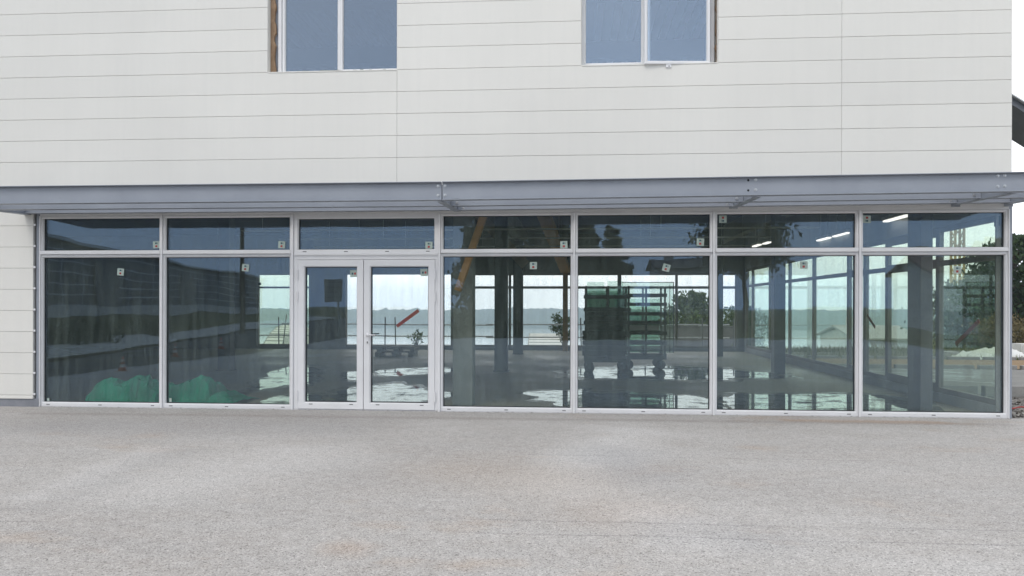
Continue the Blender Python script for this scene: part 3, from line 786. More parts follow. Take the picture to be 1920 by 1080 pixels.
ragged(X0(1342, 0.0) + 0.0, w2[1] - 0.010, z_sill + 0.005, z_head, 0.0, 0.06, uw2, 9, 1)

# ---- shell: back wall, side wall, floors, roof
YB = 16.2; XRW = XR - 0.11
CZ = 4.2
hb, sb = 2.80, 0.10
ob = []                              # back wall openings
for (pa, pb) in ((481, 579), (647, 846), (846, 1160.5), (1163, 1382)):
    a, b = S(pa, 575, YB).x, S(pb, 575, YB).x
    ob.append((a, sb, min(b, XRW - 0.12), hb))
upb = [(-9, 5.0, -5, 7.4), (-4.6, 5.0, 1, 7.4), (1.4, 5.0, 5.6, 7.4)]  # unseen upper openings, added to let light onto the roof deck
mb = MB(); cells(mb, 'y', YB, XL, XR, -0.1, BZ - 0.05, ob + upb, 0.30)
mb.build('back_wall', ['inner_wall'], bld)
mb = MB(); mb.box((XL, 0.32, -0.1), (XL + 0.3, YB, BZ - 0.06)); mb.build('left_wall', ['inner_wall'], bld)
def YR(px): return SXP(px, 575, XRW).y
zsh, zst = 2.91, 2.31
mb = MB()
cells(mb, 'x', XRW, 0.10, YB - 0.005, -0.1, ZF - 0.006, [(0.112, 0.16, YB - 0.25, zsh)], 0.10)
cells(mb, 'x', XRW, 0.238, YB - 0.005, ZF - 0.006, BZ - 0.06, [], 0.10)
mb.build('right_wall', ['inner_pale'], bld)
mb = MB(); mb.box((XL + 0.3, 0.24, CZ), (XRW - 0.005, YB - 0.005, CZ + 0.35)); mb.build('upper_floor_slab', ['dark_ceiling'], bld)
mb = MB(); mb.box((XL - 0.02, 0.22, BZ - 0.045), (XR + 0.02, YB + 0.32, BZ + 0.12)); mb.build('roof', ['inner_wall'], bld)
# ribbed steel deck seen through the upper windows
mb = MB()
for i in range(48):
    x = -11 + i * 0.36; mb.box((x, 0.3, 7.58), (x + 0.14, YB - 0.1, 7.66))
mb.box((-11.2, 0.29, 7.661), (6.0, YB - 0.1, 7.70), 1)
for i in range(4): mb.box((-11.2, 2.6 + i * 3.4, 7.2), (6.0, 2.85 + i * 3.4, 7.579), 1)
mb.build('roof_deck', ['white_paint', 'column_dark'], bld)
# front edge beam above the glazing
mb = MB(); mb.box((xs + 0.02, 0.10, ZF + 0.032), (XRW - 0.01, 0.235, CZ + 0.2)); mb.build('edge_beam', ['inner_wall'], bld)
# back glazing frames
def grid_frame(name, axis, pos, a_list, z0, z1, zts, w=0.07, d=0.07, m='aluminium', par=bld):
    mb = MB()
    def bx(a0, za, a1, zb, e=0):
        if axis == 'y': mb.box((a0, pos - e, za), (a1, pos + d + e, zb))
        else: mb.box((pos - e, a0, za), (pos + d + e, a1, zb))
    lo, hi = min(a_list), max(a_list)
    bx(lo, z0, hi, z0 + w); bx(lo, z1 - w, hi, z1)
    for a in a_list: bx(max(a - w / 2, lo), z0 + w + 0.0005, min(a + w / 2, hi), z1 - w - 0.0005, 0.003)
    for zt in zts:
        bx(lo, zt - w / 2, hi, zt + w / 2, 0.0)
    return mb.build(name, [m], par)
def sxb(px): return S(px, 575, YB + 0.1).x
simple('frame_backlit', (0.26, 0.24, 0.21), (0.2, 0.185, 0.165), rough=0.6)  # aluminium frames, their backlit darkness put into the colour
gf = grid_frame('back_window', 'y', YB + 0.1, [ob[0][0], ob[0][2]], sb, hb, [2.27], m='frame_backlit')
pane(gf, ob[0][0], sb + 0.03, ob[0][2], hb - 0.03, Y=YB + 0.125, m='side_glass', th=0.02)
c = S(487, 532, YB + 0.1); mb = MB(); mb.box((c.x - 0.05, YB + 0.095, c.z - 0.05), (c.x + 0.05, YB + 0.098, c.z + 0.05)); mb.build('sticker', ['sticker_teal'], gf)
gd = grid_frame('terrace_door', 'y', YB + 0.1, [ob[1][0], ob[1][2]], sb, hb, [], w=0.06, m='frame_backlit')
mb = MB()                         # red strip of tape stuck diagonally across the terrace door
a, b = S(744, 612, YB + 0.07), S(785, 582, YB + 0.07); mb.bar(a, b, 0.006, 0.125, up=(0, 0, 1)); mb.build('warning_tape', ['tape_red'], gd)
pane(gd, ob[1][0] + 0.03, sb + 0.03, ob[1][2] - 0.03, hb - 0.03, Y=YB + 0.125, m='rack_glass' if False else 'clear_glass' if 'clear_glass' in MATS else 'side_glass', th=0.01) if False else None
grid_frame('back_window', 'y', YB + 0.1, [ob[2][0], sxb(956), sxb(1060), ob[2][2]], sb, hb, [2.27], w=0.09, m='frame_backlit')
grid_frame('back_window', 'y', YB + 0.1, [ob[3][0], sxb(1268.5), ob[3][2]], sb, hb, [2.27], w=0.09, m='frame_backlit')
# side glazing
ym = [0.112, YR(1757), YR(1660), YR(1620), YR(1588), YR(1523), YR(1478), YR(1441), YR(1409), YB - 0.25]
for i in range(len(ym) - 1):
    a, b = ym[i], ym[i + 1]
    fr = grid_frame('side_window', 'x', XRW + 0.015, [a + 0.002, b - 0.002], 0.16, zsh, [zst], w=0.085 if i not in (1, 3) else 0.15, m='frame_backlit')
    mb = MB(); mb.box((XRW + 0.04, a + 0.04, 0.2), (XRW + 0.05, b - 0.04, zsh - 0.04)); mb.build('pane', ['side_glass'], fr)
    if i == 0:
        c = SXP(1869, 415, XRW + 0.038); mb = MB(); mb.box((XRW + 0.034, c.y - 0.07, c.z - 0.07), (XRW + 0.038, c.y + 0.07, c.z + 0.07)); mb.build('sticker', ['sticker_teal'], fr)
    if i in (0, 2):
        q = [((1792, 645), (1836, 601)), None, ((1626, 591), (1641, 614))][i]
        a2, b2 = SXP(*q[0], XRW + 0.036), SXP(*q[1], XRW + 0.036)
        mb = MB(); mb.bar(a2, b2, 0.07, 0.004, up=(1, 0, 0)); mb.build('warning_tape', ['tape_faded'], fr)
# ---- columns, struts, services
def column(x0, x1, y0, y1, z1, m):
    mb = MB(); mb.box((x0, y0, 0.0), (x1, y1, z1)); mb.box((x0 - 0.04, y0 - 0.04, 0.006), (x1 + 0.04, y1 + 0.04, 0.02)) if m == 'column_dark' else None
    return bevel(mb.build('column', [m], bld), 0.006, 1)
column(X0(849, 0.62), X0(886, 0.62), 0.62, 0.98, CZ - 0.002, 'column_concrete')
column(S(1726, 575, 0.45).x, S(1749, 575, 0.45).x, 0.45, 0.9, CZ - 0.002, 'column_steel')
def colpx(pa, pb, basey, m='column_dark', d=0.3):
    p = G((pa + pb) / 2, basey); Y = p.y
    return column(S(pa, 575, Y).x, S(pb, 575, Y).x, Y, Y + d, CZ - 0.002, m)
colpx(927, 951, 697); colpx(962, 980, 664.5); colpx(1452, 1473, 702, 'column_steel'); colpx(1343, 1356, 669, 'column_steel')
column(-8.55, -8.25, 6.6, 6.9, CZ - 0.002, 'column_dark')
def strut(p, q, w, h, m):
    mb = MB(); mb.bar(p, q, w, h); return bevel(mb.build('strut', [m], bld), 0.005, 1)
q = S(903, 415, 0.48); p = S(858, 545, 0.48); d = (q - p); strut(p, p + d * (2.25 / d.z) if d.z else q, 0.16, 0.10, 'glulam')
p = S(1060, 506, YB - 0.25); q = S(1026, 418, 10.0); d = q - p; strut(p, p + d * ((CZ - 0.01 - p.z) / d.z), 0.34, 0.22, 'glulam')
p = S(1060, 506, YB - 0.25); mb = MB(); mb.box((p.x - 0.09, YB - 0.34, 0.0), (p.x + 0.09, YB - 0.16, p.z + 0.02)); bevel(mb.build('timber_post', ['glulam'], bld), 0.005, 1)
p = S(895, 400, 7.9); q = S(985, 497, 7.9); strut(p, q, 0.12, 0.26, 'raw_board')
for (py, ln) in ((429, 0), (446, 1), (461.5, 2)):
    t = (3.42 - H) * F / (HY - py); Y = -DP + t * cT
    mb = MB(); mb.box((-8.0, Y, 3.40), (XRW - 0.4, Y + 0.12, 3.43))
    for k in range(6):
        xx = -7.5 + k * 2.4; mb.tube((xx, Y + 0.06, 3.43), (xx, Y + 0.06, CZ - 0.003), 0.004, n=6)
    mb.build('cable_tray', ['white_paint'], bld)
mb = MB(); mb.box((XRW - 1.2, 0.3, 3.72), (XRW - 0.95, YB - 0.05, CZ - 0.002)); mb.build('ceiling_beam', ['inner_pale'], bld)
mb = MB(); mb.box((-1.85, 1.0, 3.75), (-1.55, YB - 0.05, CZ - 0.002)); mb.build('ceiling_beam', ['inner_wall'], bld)
def lamp(xa, ya, yb, z):
    mb = MB(); mb.box((xa - 0.07, ya, z + 0.03), (xa + 0.07, yb, z + 0.09)); 
    for yy in (ya + 0.2, yb - 0.2): mb.tube((xa, yy, z + 0.09), (xa, yy, CZ - 0.003), 0.006, n=6)
    o = mb.build('strip_light', ['white_paint'], bld)
    mb = MB(); mb.box((xa - 0.05, ya + 0.02, z), (xa + 0.05, yb - 0.02, z + 0.029)); mb.build('light_tube', ['lamp_tube'], o)
def lamppx(pa, pya, pb, pyb, z):
    a, b = G(pa, pya, z), G(pb, pyb, z); lamp((a.x + b.x) / 2, min(a.y, b.y), max(a.y, b.y), z)
lamppx(1411, 463.5, 1427, 459.5, 3.2); lamppx(1432, 458.5, 1443.5, 455, 3.2)
lamppx(1535, 452.5, 1555, 446.5, 3.2); lamppx(1566, 445, 1590, 437.5, 3.2); lamppx(1661, 417, 1702, 405, 3.2); lamppx(1764, 396.5, 1773, 394, 3.2)
# ---- lean-to roof on the right flank
def LX(px, py): return S(px, py, 8.0)
a, b = LX(1899, 221), LX(1920, 234); sl = (b.z - a.z) / (b.x - a.x)
za = lambda x: a.z + sl * (x - a.x)
Xe = 15.8; xa = XR + 0.01
def slab_x(name, y0, y1, lo, hi, m, par):
    mb = MB()
    f = [(xa, y0, za(xa) + lo), (Xe, y0, za(Xe) + lo), (Xe, y0, za(Xe) + hi), (xa, y0, za(xa) + hi)]; g = [(x, y1, z) for x, _, z in f]
    mb.face(f); mb.face(g[::-1])
    for i in range(4): j = (i + 1) % 4; mb.face([f[i], g[i], g[j], f[j]])
    return mb.build(name, [m], par)
th_ = LX(1899, 184).z - a.z
lt = slab_x('lean_to_roof', 8.0, 9.5, 0.30, th_, 'dark_navy_steel', bld)
mb = MB(); n = 14
for i in range(n):
    y0, y1 = 7.9 + i * 1.7 / n, 7.9 + (i + 0.5) * 1.7 / n
    y2 = 7.9 + (i + 1) * 1.7 / n; h = th_ + 0.006
    for (p, q, e0, e1) in ((y0, y1, 0.0, 0.07), (y1, y2, 0.07, 0.0)):
        mb.face([(xa, p, za(xa) + h + e0), (Xe + .2, p, za(Xe + .2) + h + e0), (Xe + .2, q, za(Xe + .2) + h + e1), (xa, q, za(xa) + h + e1)])
mb.build('roof_sheet', ['galvanised'], lt, fix=False)
for Y in (8.2, 9.3):
    mb = MB(); mb.box((Xe - 0.3, Y - 0.07, -0.1), (Xe - 0.14, Y + 0.07, za(Xe - 0.14) + 0.30)); mb.build('post', ['dark_navy_steel'], lt)

# ================================================================== GROUND, FLOOR, WATER, HILLS
def sstep(a, b, x):
    t = min(1, max(0, (x - a) / (b - a))); return t * t * (3 - 2 * t)
LA, LB = Vector((-22.5, -8)), Vector((-40, -85))                  # line of the dark building over the road
LD = (LB - LA).normalized(); LN = Vector((LD.y, -LD.x))            # LN points away from the road
if LN.x > 0: LN = -LN
def terr(x, y):
    z = -0.05
    if y > 19:
        k = sstep(18, 30, x)
        edge = 20.5 + 26 * k
        z += -34 * sstep(0, 110, y - edge) - max(0, min(8, (y - edge))) * 0.12
        z += k * 0.55 * sstep(19, 34, y) * (1 - sstep(40, 60, y))
    dist = (Vector((x, y)) - LA).dot(LN)                           # beyond the footpath: bank
    if y < 12 and x < -12: z += 1.05 * sstep(-3.2, -0.3, dist)
    if y < -40: z += 0.6 * sstep(-40, -70, y) * sstep(-14, -8, x)
    if abs(x) > 60 or y > 30 or y < -60: z += noise.noise((x * 0.03, y * 0.03, 1.7)) * 0.5
    return z
def axis(lo, hi, f0, f1, st):
    L = []; v = f0
    while v <= f1: L.append(v); v += st
    a, s = f0, st
    while a > lo: s *= 1.35; a -= s; L.insert(0, a)
    a, s = f1, st
    while a < hi: s *= 1.35; a += s; L.append(a)
    return L
ax, ay = axis(-900, 900, -60, 60, 1.5), axis(-500, 170, -90, 130, 1.5)
mb = MB()
for y in ay:
    for x in ax: mb.v.append((x, y, terr(x, y)))
nx = len(ax)
for j in range(len(ay) - 1):
    for i in range(nx - 1):
        cx, cy = (ax[i] + ax[i + 1]) / 2, (ay[j] + ay[j + 1]) / 2
        mb.f.append((j * nx + i, j * nx + i + 1, (j + 1) * nx + i + 1, (j + 1) * nx + i)); mb.m.append(0)
o = mb.build('terrain', ['terrain_soil_grass'], smooth=True, fix=False); tag(o, kind='structure')
def sheet(name, pts, m, z=0.0, sub=0):
    mb = MB(); mb.face([(p[0], p[1], z if len(p) < 3 else p[2]) for p in pts]); o = mb.build(name, [m], fix=False)
    if o.data.polygons[0].normal.z < 0: o.data.flip_normals()
    return tag(o, kind='structure')
XEg = X0(1888) + 0.25
sheet('forecourt', [(-10.6, 0.0), (XEg + 0.1, 0.0), (XEg + 4, -0.6), (14, -1.2), (14, -27), (-11.5, -27), (-10.4, -16), (-11.6, -4), (-11.6, 0.0)][1:] , 'forecourt_asphalt', 0.0)
sheet('floor', [(XL + 0.3, 0.091), (XRW, 0.091), (XRW, YB + 0.3), (XL + 0.3, YB + 0.3)], 'interior_concrete', 0.004)
sheet('road', [(-11.8, 14), (-11.75, -4), (-10.55, -16), (-11.6, -27), (-10, -29), (-13, -90), (-31, -90), (-18.2, -27), (-14.2, -6), (-14.2, 14)], 'road_asphalt', -0.02)
fp = [(-14.3, 14), (-14.3, -6), (-18.3, -27), (-31.2, -90), (-36, -90), (-22.6, -27), (-18.0, -6), (-18.0, 14)]
sheet('footpath', fp, 'concrete_pale', 0.06)
sheet('terrace', [(-16, YB + 0.31), (XR + 1, YB + 0.31), (XR + 1, 20.2), (-16, 20.2)], 'concrete_pale', -0.005)
# side path, gravel strip and bare earth right of the building
sheet('gravel', [(XEg + 0.1, 0.002), (XEg + 4, -0.6), (14, -1.2), (16, 2.6), (XR + 0.03, 2.9), (XR + 0.03, 0.002)], 'gravel_debris', -0.02)
sheet('path', [(XR + 0.03, 3.2), (26, 2.8), (26, 8.6), (XR + 0.03, 9.3)], 'path_grey', -0.012)
sheet('earth', [(XR + 0.03, 9.55), (28, 8.9), (28, 12.4), (XR + 0.03, 13.2)], 'earth_tan', -0.016)
mb = MB(); mb.box((-1400, 60, -29.2), (1400, 1180, -29.0)); tag(mb.build('water', ['sea_water']), kind='structure')
# wooded hills on the far shore
mb = MB(); nxh, nyh = 900, 18
for j in range(nyh):
    for i in range(nxh):
        x = -900 + 1800 * i / (nxh - 1); s = j / (nyh - 1)
        y = 1040 + 210 * s + 18 * noise.noise((x * 0.004, s, 2.0))
        crest = -2.2 + 2.6 * noise.noise((x * 0.006, 0.3, 5.0)) + 1.3 * noise.noise((x * 0.02, 1.3, 5.0))
        z = -29.3 + (crest + 29) * (1 - (1 - s) ** 2)
        z += s * (3.6 * noise.noise((x * 0.08, y * 0.1, 3.0)) + 4.2 * abs(noise.noise((x * 0.03, y * 0.05, 9.0))) + 2.2 * noise.noise((x * 0.22, y * 0.2, 7)) - 1.6)
        mb.v.append((x, y, z))
for j in range(nyh - 1):
    for i in range(nxh - 1): mb.f.append((j * nxh + i, j * nxh + i + 1, (j + 1) * nxh + i + 1, (j + 1) * nxh + i)); mb.m.append(0)
tag(mb.build('hills', ['hill_woodland'], fix=False), kind='structure')
for (pa, pb) in (((1536, 683), (1628, 697)), ((1546, 690), (1640, 705)), ((1560, 699), (1660, 716))):
    p, q = G(*pa), G(*pb)
    if p.x < XR + 0.1: p = p + (q - p) * ((XR + 0.1 - p.x) / (q.x - p.x)) if q.x > XR + 0.1 else Vector((XR + 0.1, p.y, 0))
    q = Vector((max(q.x, p.x + 2.6), q.y, 0)); d = (q - p).normalized() * 0.05; e = Vector((-d.y, d.x, 0))
    sheet('road_marking', [p + e, q + e, q - e, p - e], 'white_paint', 0.0) if False else sheet('road_marking', [(v.x, v.y) for v in (p + e, q + e, q - e, p - e)], 'white_paint', -0.006)
def grit():
    r = random.Random(77); mb = MB()
    for i in range(350):
        if i < 310: x = r.uniform(xs, XEg); y = -0.05 - abs(r.gauss(0, 0.05)); s = 0.004 + 0.008 * r.random() ** 2
        else: p = G(r.uniform(60, 1860), r.uniform(800, 1070)); x, y = p.x, p.y; s = 0.004 + 0.007 * r.random() ** 2
        c = Vector((x, y, 0.001 + s * 0.3)); k = len(mb.v)
        for v in ((1, 0, 0), (-1, 0, 0), (0, 1, 0), (0, -1, 0), (0, 0, .7), (0, 0, -.5)): mb.v.append(tuple(c + Vector(v) * s * r.uniform(0.7, 1.3)))
        for f in ((0, 2, 4), (2, 1, 4), (1, 3, 4), (3, 0, 4), (2, 0, 5), (1, 2, 5), (3, 1, 5), (0, 3, 5)): mb.f.append(tuple(k + i_ for i_ in f)); mb.m.append(0)
    tag(mb.build('grit', ['kerb_concrete'], fix=False), 'scattered loose grit on the forecourt and along the foot of the glazing', 'grit', kind='stuff')
grit()
# puddles on the concrete floor
def puddle(pts, seed, n=90):
    r = random.Random(seed); P = [G(*p, 0.0) for p in pts]
    per = []
    for i in range(len(P)):
        a, b, c, d = P[i - 1], P[i], P[(i + 1) % len(P)], P[(i + 2) % len(P)]
        for k in range(8):
            t = k / 8; q = 0.5 * ((2 * b) + (c - a) * t + (2 * a - 5 * b + 4 * c - d) * t * t + (3 * b - a - 3 * c + d) * t ** 3)
            q = Vector((q.x + 0.22 * noise.noise((q.x * 2.3, q.y * 2.3, seed)) + 0.09 * noise.noise((q.x * 11, q.y * 11, seed)), q.y + 0.30 * noise.noise((q.x * 2.5, q.y * 1.7, seed + 5)) + 0.12 * noise.noise((q.x * 9, q.y * 6, seed + 8)), 0.008))
            q.y = max(0.14, q.y); per.append(q)
    cen = Vector((sum(q.x for q in per), sum(q.y for q in per), 0)) / len(per)
    for nm, grow, z, m in (('puddle', 1.0, 0.010, 'puddle_water'), ('damp_patch', 1.16, 0.0072, 'damp_floor')):
        me = bpy.data.meshes.new(nm); bm = bmesh.new()
        vs = [bm.verts.new((cen.x + (v.x - cen.x) * grow, max(0.12, cen.y + (v.y - cen.y) * (grow * 1.12 if grow > 1 else 1)), z)) for v in per]
        es = [bm.edges.new((vs[i], vs[(i + 1) % len(vs)])) for i in range(len(vs)) if (vs[i].co - vs[(i + 1) % len(vs)].co).length > 1e-7]
        bmesh.ops.triangle_fill(bm, edges=es, use_beauty=True, normal=(0, 0, 1))
        for f in bm.faces:
            if f.normal.z < 0: f.normal_flip()
        bm.to_mesh(me); bm.free(); me.materials.append(MATS[m])
        o = bpy.data.objects.new(nm, me); COL.objects.link(o); tag(o, kind='structure')
puddle([(498, 705), (520, 696), (550, 689), (592, 691), (592, 716), (560, 720), (530, 724), (482, 732), (478, 722)], 1)
puddle([(490, 752), (530, 744), (595, 742), (600, 775), (480, 775)], 2)
puddle([(645, 700), (680, 697), (700, 699), (692, 708), (650, 712)], 3)
puddle([(702, 700), (740, 693), (800, 690), (850, 692), (845, 699), (790, 702), (735, 705)], 4)
puddle([(632, 738), (680, 726), (735, 721), (780, 727), (815, 735), (856, 738), (850, 745), (800, 752), (780, 775), (640, 775)], 5)
puddle([(985, 738), (1015, 735), (1060, 733), (1110, 733), (1112, 760), (1075, 763), (1040, 757), (1010, 748)], 6)
puddle([(1078, 693), (1130, 689), (1230, 687), (1330, 690), (1400, 697), (1455, 702), (1450, 710), (1390, 709), (1300, 713), (1200, 711), (1110, 709), (1076, 705)], 7)
puddle([(1080, 745), (1150, 737), (1250, 739), (1320, 748), (1345, 757), (1345, 785), (1080, 785)], 8)
puddle([(1350, 748), (1400, 740), (1500, 739), (1600, 741), (1700, 748), (1710, 790), (1345, 790), (1370, 760)], 9)

# ================================================================== VEGETATION
def leafcloud(mb, c, rad, n, size, r, flat=1.0, mi=0):
    for _ in range(n):
        while True:
            d = Vector((r.uniform(-1, 1), r.uniform(-1, 1), r.uniform(-1, 1)))
            if 0.05 < d.length < 1: break
        d = d * (0.55 + 0.45 * r.random()) if r.random() < .75 else d
        p = Vector(c) + Vector((d.x * rad, d.y * rad, d.z * rad * flat))
        a = Vector((r.uniform(-1, 1), r.uniform(-1, 1), r.uniform(-.6, .6))).normalized(); b = a.orthogonal().normalized()
        b = (Matrix.Rotation(r.random() * 6.28, 3, a) @ b); s = size * (0.6 + 0.8 * r.random())
        t = a.cross(b)
        mb.face([p - b * s, p + t * s * 0.45 - b * 0.1 * s, p + b * s, p - t * s * 0.45], mi)
def tree(name, base, h, crad, label, cat='tree', seed=1, leaf='leaf_mid', blobs=26, n=150, lsize=0.16, trunk_r=None, low=0.25, conifer=False, group=None):
    r = random.Random(seed); base = Vector(base)
    root = thing(name, base, label, cat, group)
    tr = trunk_r or h * 0.022
    mb = MB(); pts = [base + Vector((0, 0, -0.1))]; k = 7
    for i in range(1, k + 1): pts.append(base + Vector((r.uniform(-.02, .02) * h, r.uniform(-.02, .02) * h, h * 0.85 * i / k)))
    mb.path(pts, [tr * (1 - 0.85 * i / k) + 0.01 for i in range(k + 1)], 8)
    cm = MB()
    for i in range(blobs):
        f = low + (1 - low) * ((i + 0.5) / blobs)
        if conifer: rr = crad * (1 - (f - low) / (1 - low)) ** 0.75 * (0.75 + 0.45 * r.random()) + 0.12
        else: rr = crad * math.sqrt(max(0.03, 1 - ((f - low) / (1 - low) * 1.9 - 0.85) ** 2)) * (0.6 + 0.5 * r.random())
        ang = i * 2.39996 + r.random() * 0.6
        rad = rr * (0.45 + 0.25 * r.random()); off = max(0, rr - rad * 0.6)
        c = base + Vector((math.cos(ang) * off, math.sin(ang) * off, h * f * 0.96))
        st = base + Vector((0, 0, h * max(0.1, f * 0.85 - 0.06)))
        mid = st.lerp(c, 0.5) + Vector((0, 0, h * 0.02))
        mb.path([st, mid, c], [tr * 0.35, tr * 0.22, tr * 0.08], 5)
        leafcloud(cm, c, rad, n, lsize, r, 0.7)
    mb.build('trunk', ['bark'], root, smooth=True)
    cm.build('crown', [leaf], root, fix=False)
    return root
def shrub(base, w, h, label, seed, leaf='leaf_mid', n=500, size=0.07, group=None, name='shrub'):
    r = random.Random(seed); base = Vector(base); root = thing(name, base, label, 'shrub', group)
    mb = MB(); cm = MB()
    for i in range(7):
        a = r.random() * 6.28; e = base + Vector((math.cos(a) * w * 0.4 * r.random(), math.sin(a) * w * 0.4 * r.random(), h * (0.25 + 0.62 * (i + 0.5) / 7)))
        mb.path([base + Vector((0, 0, -.05)), base.lerp(e, 0.5), e], [0.02, 0.014, 0.006], 5)
        leafcloud(cm, e, w * 0.28, n // 7, size, r, 0.9)
    mb.build('stem', ['bark'], root); cm.build('foliage', [leaf], root, fix=False); return root
def gz(p, dz=0.0): return Vector((p.x, p.y, terr(p.x, p.y) + dz))
# right of the building
p = D(1905, 575, 33.0); tree('broadleaf_tree', gz(p), 5.2, 2.6, 'bushy dark green tree standing past the right corner of the white building', seed=11, leaf='leaf_dark', blobs=44, n=170, lsize=0.12, low=0.18)
p = D(1828, 575, 36.0); tree('broadleaf_tree', gz(p), 3.9, 2.5, 'wide dark tree seen through the last glazed bay, behind the grass', seed=12, leaf='leaf_dark', blobs=40, n=150, lsize=0.12, low=0.15)
p = D(1300, 575, 41.0); tree('broadleaf_tree', (p.x, p.y, terr(p.x, p.y)), (H + 35 / F * 41) - terr(p.x, p.y), 1.7, 'leafy tree below the terrace, seen through the back windows right of the glass trolleys', seed=13, leaf='leaf_mid', blobs=34, n=150, lsize=0.11, low=0.3)
p = D(1392, 575, 43.0); tree('broadleaf_tree', (p.x, p.y, terr(p.x, p.y)), (H + 10 / F * 43) - terr(p.x, p.y), 1.6, 'lower leafy tree near the back right corner, seen past the grey column', seed=14, leaf='leaf_mid', blobs=26, n=130, lsize=0.11, low=0.3)
p = D(1058, 575, 33.0); shrub((p.x, p.y, terr(p.x, p.y)), 1.1, (H - 10 / F * 33) - terr(p.x, p.y), 'green shrub rising behind the guardrail beside the timber post', 15, n=900, size=0.06)
p = D(781, 575, 31.0); shrub((p.x, p.y, terr(p.x, p.y)), 0.8, (H - 45 / F * 31) - terr(p.x, p.y), 'thin young shrub behind the guardrail and the pallets', 16, n=110, size=0.07, leaf='leaf_mid')
r = random.Random(4)
for i, (px, t) in enumerate(((1925, 31), (1899, 29), (1871, 30))):
    p = gz(D(px, 575, t)); shrub(p, 1.8, 1.25, ['dry brown bush under the tree at the right edge', 'dry brown bush just past the building corner', 'dry brown bush seen through the last bay behind the white tarp'][i], 30 + i, leaf='leaf_dry', n=900, size=0.07)
# grass tufts right of the building
mb = MB()
for i in range(9000):
    x = r.uniform(XR + 0.3, 30); y = r.uniform(13.2, 34)
    if r.random() > 0.9 - 0.6 * abs(noise.noise((x * .4, y * .4, 0))): continue
    z = terr(x, y); hh = 0.08 + 0.16 * r.random(); a = r.random() * 6.28; w = 0.02
    dx, dy = math.cos(a) * w, math.sin(a) * w; lx, ly = r.uniform(-.08, .08), r.uniform(-.08, .08)
    mb.face([(x - dx, y - dy, z - .02), (x + dx, y + dy, z - .02), (x + lx, y + ly, z + hh)])
tag(mb.build('grass', ['grass_blade'], fix=False), 'patchy green and straw coloured grass beyond the path right of the building', 'grass', kind='stuff')

# ================================================================== THINGS INSIDE
def crumple(prof, label, seed, y0=0.15, y1=1.25):
    r = random.Random(seed); mb = MB(); P = [S(px, py, 0.35) for px, py in prof]
    xa, xb = P[0].x, P[-1].x; nu, nv = 24, 13
    folds = [(r.random(), r.random() * 0.7, r.uniform(0, 3.14), r.uniform(0.6, 1.0), r.uniform(1.4, 4.0)) for _ in range(9)]
    def top(x):
        for p, q in zip(P, P[1:]):
            if p.x <= x <= q.x: return p.z + (q.z - p.z) * (x - p.x) / (q.x - p.x)
        return 0.0
    def hz(x, y, u, v):
        h = top(x); d = (y - 0.42) / (0.30 if y < 0.42 else 0.80)
        k = 1 - abs(d) * (0.35 if d < 0 else 0.8)
        m = 0
        for (fu, fv, fa, fh, fk) in folds:
            du, dv = (u - fu) * (xb - xa), (v - fv) * (y1 - y0)
            a1 = abs(du * math.cos(fa) + dv * math.sin(fa)); a2 = abs(-du * math.sin(fa) + dv * math.cos(fa))
            m = max(m, fh - a1 * fk - a2 * 0.35)
        return max(0.006, h * k * (0.50 + 0.60 * max(0, m)) + 0.035 * abs(noise.noise((x * 5, y * 5, seed))))
    for j in range(nv + 1):
        for i in range(nu + 1):
            u, v = i / nu, j / nv
            x = xa + (xb - xa) * u; y = y0 + (y1 - y0) * v + 0.05 * noise.noise((u * 7, v * 3, seed + 2)) * min(1, v * 4)
            e = min(1, v * 14) * min(1, (1 - v) * 9)
            jx, jy, jz = r.uniform(-.022, .022), r.uniform(-.02, .02), r.uniform(0.90, 1.08)
            mb.v.append((x + jx * min(1, e), max(0.11, y + jy), 0.006 + hz(x, y, u, v) * e * jz))
    for j in range(nv):
        for i in range(nu):
            a = j * (nu + 1) + i; q = (a, a + 1, a + nu + 2, a + nu + 1)
            if (i + j) % 2: mb.f += [(q[0], q[1], q[2]), (q[0], q[2], q[3])]
            else: mb.f += [(q[0], q[1], q[3]), (q[1], q[2], q[3])]
            mb.m += [0, 0]
    o = mb.build('tarpaulin', ['green_tarp'], smooth=False, fix=False)
    sm = o.modifiers.new('thick', 'SOLIDIFY'); sm.thickness = 0.004; sm.offset = 1
    return tag(o, label, 'tarpaulin')
crumple([(168, 752), (180, 712), (213, 703), (240, 708), (262, 702), (284, 712), (304, 730), (306, 750)], 'crumpled green tarpaulin heap behind the leftmost glazed bay', 1.0)
crumple([(309, 712), (330, 716), (345, 712), (362, 704), (387, 694), (396, 712), (400, 738), (416, 728), (446, 752)], 'crumpled green tarpaulin heap behind the second glazed bay, trailing to the right', 2.0)

def pallet(loc, rz, label):
    root = thing('pallet', loc, label, 'pallet', 'pallets stacked near the terrace door'); L, Wd = 1.2, 0.8
    L0 = Vector(loc)
    mb = MB()
    for k in range(5): y = -Wd / 2 + k * (Wd - 0.12) / 4; mb.box((L0.x - L / 2, L0.y + y, L0.z + 0.122), (L0.x + L / 2, L0.y + y + 0.12, L0.z + 0.144))
    mb.build('deck', ['pallet_wood'], root)
    for x in (-L / 2, -0.07, L / 2 - 0.14):
        mb = MB()
        mb.box((L0.x + x, L0.y - Wd / 2, L0.z + 0.1), (L0.x + x + 0.14, L0.y + Wd / 2, L0.z + 0.1215))
        for y in (-Wd / 2, -0.07, Wd / 2 - 0.14): mb.box((L0.x + x, L0.y + y, L0.z + 0.022), (L0.x + x + 0.14, L0.y + y + 0.14, L0.z + 0.0995))
        mb.box((L0.x + x, L0.y - Wd / 2, L0.z), (L0.x + x + 0.14, L0.y + Wd / 2, L0.z + 0.0215))
        mb.build('runner', ['pallet_wood'], root)
    root.rotation_euler.z = 0
    return root
p = G(744, 667); p.z = 0.005
